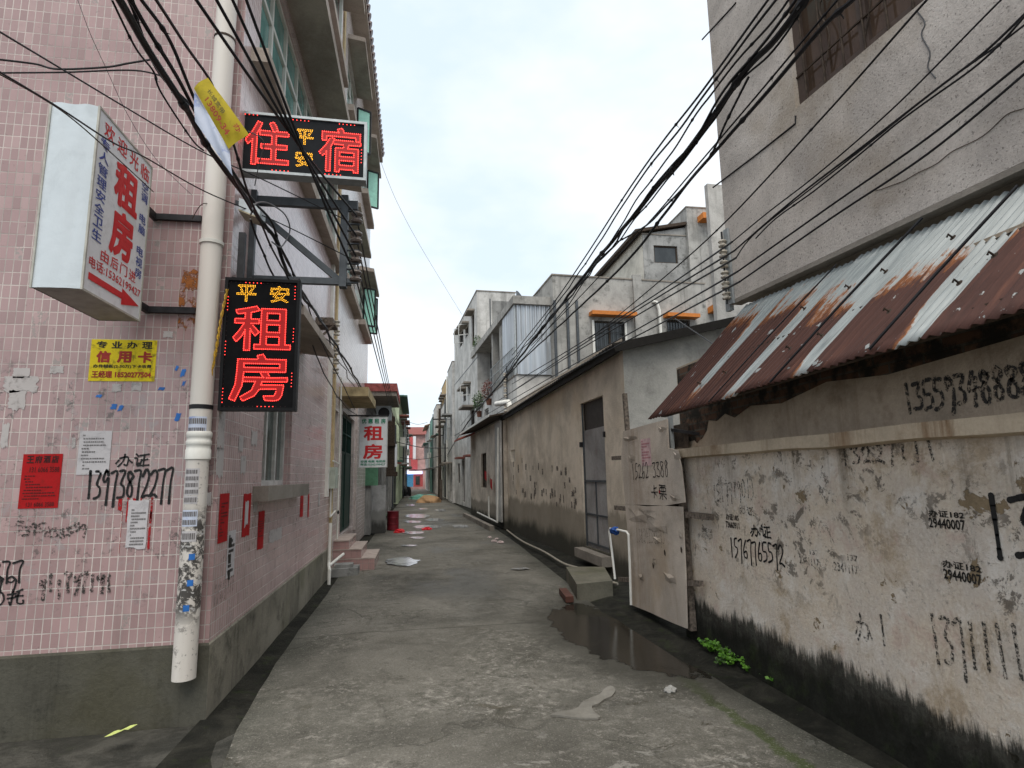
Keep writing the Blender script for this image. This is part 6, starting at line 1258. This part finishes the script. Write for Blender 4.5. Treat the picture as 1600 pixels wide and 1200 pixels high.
for i in range(7):
    for k in range(5): a, b = i/6-.5, k/4-.5; mb.v.append(p+V((.13*a+.02*b, .08*b, .06+.02*a+.008*math.sin(a*5)+.012*noise.noise((a*4, b*4, 1)))))
for i in range(6):
    for k in range(4): q = i*5+k; mb.f.append((q, q+5, q+6, q+1))
single('paper_scrap', 'folded lime yellow paper scrap at the foot of the dark plinth', 'paper', mb, plain('lime_paper', (.55, .62, .20), .7))
lump('rubbish_bag', 'black rubbish bag on the left far down the alley', 'bag', (-.75, 47, .2), .35, .35, .7, M['black'], 9)
# weeds in the right gutter
rw = random.Random(33)
def weed(x, y, n, h, seed):
    r = random.Random(seed); c = onZ(x, y, .03); c.z = -.01; root = thing('weed', 'bright green leafy weed clump at the foot of the mouldy wall', 'weed', c, 'weeds along the mouldy wall'); mb = MB(); st = MB(); st.smooth = True
    for k in range(n):
        a = r.uniform(0, 6.28); q = r.uniform(.02, .10)*h/.1; tip = c+V((math.cos(a)*q, math.sin(a)*q*1.2, r.uniform(.35, 1)*h)); st.tube([c+V((math.cos(a)*q*.2, math.sin(a)*q*.2, 0)), (c+tip)/2+V((0, 0, .01)), tip], .0022, 4)
        for m_ in range(4):
            b = r.uniform(0, 6.28); d = V((math.cos(b), math.sin(b), r.uniform(-.2, .5))).normalized(); l = r.uniform(.016, .034); s_ = d.orthogonal().normalized()*l*.42; mb.quad(tip, tip+d*l*.5+s_, tip+d*l, tip+d*l*.5-s_)
    build('stems', st, M['leaf'], root); build('leaves', mb, M['leaf'] if seed % 3 else M['dark_leaf'], root)
for k, (x, y, n, h) in enumerate([(1105, 1002, 14, .07), (1118, 1010, 30, .11), (1132, 1018, 34, .11), (1146, 1024, 30, .10), (1158, 1032, 22, .08), (1096, 996, 10, .05), (1200, 1052, 10, .06), (1208, 1060, 8, .05), (1452, 1178, 7, .05), (1125, 1030, 12, .05), (1110, 1010, 26, .08), (1140, 1030, 26, .08), (1090, 990, 9, .05), (1166, 1040, 12, .05), (1078, 980, 8, .05)]): weed(x, y, n, h, k)
foliage('wall_weed', 'dark weeds growing by the low grey wall beside the red drum', (-1.02, 18.2, .45), .16, .35, .4, 260, .09, M['dark_leaf'], seed=12)
# ------------------------------------------------------------------ cables
def cable(label, pts, r, mat='black', X=None, group='overhead cables', wob=0.0, name='cable', sub=8):
    P = []
    for q in pts: P.append(onX(q[0], q[1], X) if len(q) == 2 else (onX(q[0], q[1], q[2]) if abs(q[2]) < 3.0 and len(q) == 3 else onY(q[0], q[1], q[2])))
    P = smooth_path(P, sub)
    if wob: P = [p+V((wob*noise.noise((p.y*1.7, label.__len__(), 0)), 0, wob*noise.noise((p.y*1.7, 3, label.__len__())))) for p in P]
    mb = MB().tube(P, r, 7); rr = random.Random(len(label)*7+int(r*1e4)); k = rr.randint(3, 9)
    while k < len(P)-2:
        d = (P[k+1]-P[k]).normalized(); mb.tube([P[k]-d*r*2.2, P[k], P[k]+d*r*2.5], [r*1.15, r*1.6, r*1.15], 7); e_ = P[k]+V((rr.uniform(-1, 1), 0, -1)).normalized()*r*3.2
        if rr.random() < .6: mb.tube([P[k], e_, e_+V((.01, .012, .004))], r*.28, 4)
        k += rr.randint(7, 16)
    return single(name, label, 'cable', mb, M[mat], group)
y_ = lambda x, y, Y: (x, y, Y, 'y')
LG = 'cables over the pink building'
cable('thickest black cable sagging across the pink building front and past both led signs', [(165, -30), (185, 0), (275, 147), (302, 187), (372, 296), (425, 364), (440, 412), (464, 446), (487, 480), (526, 541), (568, 611), (600, 668)], .0155, X=-1.15, group=LG, wob=.03)
cable('second black cable twisted beside the thickest one on the pink building', [(190, -25), (205, 0), (250, 82), (304, 172), (380, 292), (424, 352), (452, 412), (470, 450), (500, 500), (540, 570), (585, 640)], .009, X=-1.13, group=LG, wob=.04)
cable('thin black wire hugging the thick cable bundle over the yellow flyer', [(180, -30), (200, 0), (262, 112), (303, 176), (374, 290), (432, 380), (462, 436), (495, 505), (545, 590), (590, 660)], .007, X=-1.17, group=LG, wob=.07)
cable('black cable running behind the yellow flyer to the bracket', [(200, -40), (223, 0), (262, 62), (302, 150), (365, 280), (392, 330)], .008, X=-1.10, group=LG, wob=.03)
cable('black wire crossing right over the yellow flyer', [(228, -20), (243, 0), (325, 118), (352, 200), (400, 330), (436, 410), (470, 470), (555, 640)], .007, X=-1.05, group=LG, wob=.02)
cable('looped black wire below the thick bundle near the black led sign', [(392, 340), (410, 392), (440, 455), (480, 520), (510, 590), (545, 640), (575, 655)], .008, X=-1.2, group=LG, wob=.03)
cable('slack black wire dangling from the cable bundle beside the white pipe', [(175, 0), (212, 75), (240, 112), (252, 145), (300, 218), (318, 235)], .005, X=-1.3, group=LG)
for k, (a, b, c, iz) in enumerate([((300, -10), (487, 300), (541, 346), 3.80), ((333, -10), (507, 300), (545, 372), 3.62), ((360, -8), (527, 300), (548, 402), 3.44), ((382, -8), (542, 300), (552, 432), 3.27)]):
    P0 = onY(a[0], a[1], 2.7+.12*k); P1 = V((IXp, BY-.08, iz)); P2 = V((-.80-.03*k, 30, 4.0+.05*k)); seg = [P0+(P1-P0)*t_/14 - V((0, 0, .05*math.sin(math.pi*t_/14))) for t_ in range(15)]
    lab = ['highest', 'second highest', 'third highest', 'lowest'][k]; single('cable', lab+' of the four black wires tied to the bracket insulators', 'cable', MB().tube(seg, .009, 7), M['black'], 'wires tied to the bracket')
    seg = [P1+(P2-P1)*t_/16 - V((0, 0, .25*math.sin(math.pi*t_/16))) for t_ in range(17)]; single('cable', lab+' of the four wires running on from the bracket down the alley', 'cable', MB().tube(seg, .008, 6), M['black'], 'wires from the bracket down the alley')
def wire(label, pts, r, mat='black', group='thin wires over the pink front'): return single('wire', label, 'wire', MB().tube(smooth_path([onY(*q) for q in pts], 8), r, 6), M[mat], group)
wire('thin black wire slanting from the left edge past the box sign top to the bracket', [(-10, 44, 2.4), (100, 110, 2.9), (200, 170, 3.35), (312, 235, 3.9), (420, 285, 4.4), (545, 346, 4.9)], .0045)
wire('thin black wire slanting across the red lettering of the box sign', [(-8, 108, 2.4), (90, 167, 2.8), (175, 222, 3.2), (225, 245, 3.5), (322, 300, 4.2), (440, 350, 4.6), (560, 410, 4.95)], .0045)
wire('thin brown wire crossing the top of the box sign', [(-8, 112, 2.5), (60, 150, 2.8), (112, 185, 3.0), (175, 240, 3.35), (240, 300, 4.3)], .0032, 'timber')
wire('wavy black wire from the left edge to the cable bundle', [(-10, 92, 3.0), (55, 100, 3.1), (90, 108, 3.1), (165, 105, 3.1), (200, 99, 3.1), (242, 92, 3.1)], .0055)
wire('straight black wire under the wavy one at the upper left', [(-10, 114, 3.1), (100, 113, 3.1), (210, 110, 3.1), (262, 122, 3.1)], .0045)
wire('hair thin grey wire curving down the pink wall from the top', [(118, -10, 3.6), (140, 50, 3.7), (165, 105, 3.9), (200, 180, 4.1), (245, 250, 4.3), (300, 305, 4.45)], .002, 'wire_grey')
wire('grey wire curling from the yellow flyer', [(388, 205, 3.6), (412, 222, 3.9), (405, 255, 4.3), (398, 290, 4.5)], .004, 'wire_grey')
wire('loose wire curling beside the white pipe', [(300, 342, 4.4), (318, 318, 4.35), (345, 330, 4.42), (335, 362, 4.45)], .003, 'timber')
lpq = [onX(392, 335, -1.1), onX(400, 318, -1.1), onX(420, 318, -1.1), onX(445, 335, -1.1), onX(453, 360, -1.1), onX(440, 385, -1.1), onX(425, 378, -1.1)]
single('wire_coil', 'round loop of grey wire hanging at the bracket above the black led sign', 'wire', MB().tube(smooth_path(lpq, 8), .006, 6), M['wire_grey'])
RG = 'cables in front of the grey building'
def rline(label, pts, X, r, mat='black', wob=.0, group=RG): return cable(label, pts, r, mat, X, group, wob)
far_x = lambda X: [(735, 655)]
rline('thickest black cable bundle in the sky on the right', [(1275, -25), (1212, 60), (1160, 116), (1080, 228), (1010, 313), (950, 385), (880, 472), (815, 555), (785, 595), (735, 655), (705, 700), (690, 728)], 2.05, .019, wob=.02)
rline('black cable strapped along the thickest bundle', [(1268, -35), (1205, 52), (1150, 122), (1078, 223), (1004, 316), (946, 396), (876, 480), (812, 552), (780, 600), (725, 668), (695, 720)], 2.03, .009, wob=.04)
rline('black cable sagging just under the thickest bundle', [(1262, 0), (1200, 85), (1150, 140), (1090, 222), (1000, 335), (944, 402), (878, 478), (810, 562), (740, 652)], 2.07, .007, wob=.05)
rline('uppermost thin black wire in the sky on the right', [(1222, -25), (1200, 0), (1096, 144), (1035, 222), (980, 300), (912, 405), (860, 480), (800, 555)], 2.0, .008)
rline('second thin black wire in the sky just under the uppermost', [(1228, -20), (1202, 12), (1096, 154), (1038, 232), (985, 302), (915, 412), (850, 500), (795, 570), (720, 665)], 2.0, .008, wob=.02)
rline('kinked black wire under the upper pair in the sky', [(1240, -20), (1185, 56), (1097, 166), (1045, 245), (1000, 305), (955, 378), (930, 412), (880, 486), (800, 580)], 2.02, .007, wob=.03)
rline('lower thick black cable from the brown window to the orange hoods', [(1360, -25), (1332, 0), (1280, 48), (1192, 152), (1080, 280), (1040, 332), (985, 402), (925, 462), (860, 522), (790, 590), (730, 660)], 2.1, .012, wob=.015)
rline('thin wire running over the lower thick cable', [(1330, -25), (1270, 45), (1182, 150), (1080, 270), (1025, 335), (970, 395), (900, 470), (830, 540)], 2.08, .006)
rline('thin wire branching up between the two thick cables', [(1170, 120), (1135, 190), (1112, 240), (1080, 280), (1040, 322), (1010, 352), (965, 378)], 2.06, .008)
rk_y = ra
zs = [zt0 for zt0 in (378, 392, 403, 424, 440)]
RE = [[(1610, -40), (1564, 0), (1400, 165), (1280, 270), (1200, 332)], [(1615, 8), (1540, 80), (1460, 142), (1340, 235), (1240, 312)], [(1612, 30), (1560, 70), (1465, 138), (1338, 240), (1185, 360)], [(1612, 86), (1450, 215), (1300, 320)], [(1612, 106), (1450, 240), (1300, 340)]]
LE = [[(1128, 393), (1011, 469), (892, 545), (800, 600)], [(1100, 412), (990, 488), (880, 558), (800, 612)], [(1115, 412), (1000, 490), (880, 562), (780, 625)], [(1120, 440), (1000, 512), (860, 590), (760, 648)], [(1125, 452), (1020, 512), (900, 575), (770, 650)]]
nm = ['highest', 'second', 'middle', 'fourth', 'lowest']
RX = ra.x-.06
for k in range(5):
    at = onX(1144+3*k, zs[k], RX); nr_ = [onP(x, y, V((ra.x, ra.y, 0))-rv*(.06+.0), rv) for x, y in RE[k]]
    single('cable', nm[k]+' of the five wires from the porcelain rack across the rough grey wall', 'cable', MB().tube(smooth_path(nr_ + [at], 8), .007 if k in (1, 3, 4) else .0055, 6), M['black'], 'wires to the porcelain rack')
    fr2_ = [onP(x, y, RO+RN*.35, RN) for x, y in LE[k][1:]]; single('cable', nm[k]+' of the five wires leaving the porcelain rack down the alley', 'cable', MB().tube(smooth_path([at] + fr2_, 8), .0085, 6), M['black'], 'wires beyond the porcelain rack')
rline('extra thin wire wrapped along the middle wires on the grey wall', [(1612, 18), (1540, 88), (1450, 155), (1335, 246), (1270, 300), (1180, 372)], 2.35, .005, wob=.05, group='wires to the porcelain rack')
rline('thin straight wire crossing the grey wall below the brown window', [(1470, -20), (1448, 0), (1290, 178), (1120, 360), (1000, 465), (920, 530)], 2.2, .0055)
rline('thin wire from the peach shed roof to the rusty roof', [(1055, 498), (1085, 518), (1118, 540)], 2.9, .006, 'wire_grey')
for k, (ya, x0, x1) in enumerate(((38, (625, 715), (690, 712)), (38, (625, 732), (690, 728)), (30, (618, 690), (700, 700)), (60, (636, 658), (668, 660)))):
    single('cable', ['upper', 'lower', 'nearer slack', 'farthest'][k]+' thin cable crossing the alley far away', 'cable', MB().tube(smooth_path([onY(x0[0], x0[1], ya), onY((x0[0]+x1[0])/2, (x0[1]+x1[1])/2+4, ya), onY(x1[0], x1[1], ya)], 6), .02, 5), M['black'], 'cables crossing the far alley')
single('wire', 'hair thin wire falling through the sky from the left roof edge', 'wire', MB().tube(smooth_path([onY(592, 245, 16.5), onY(620, 315, 19), onY(660, 390, 23), onY(722, 492, 30)], 8), .006, 4), M['wire_grey'])
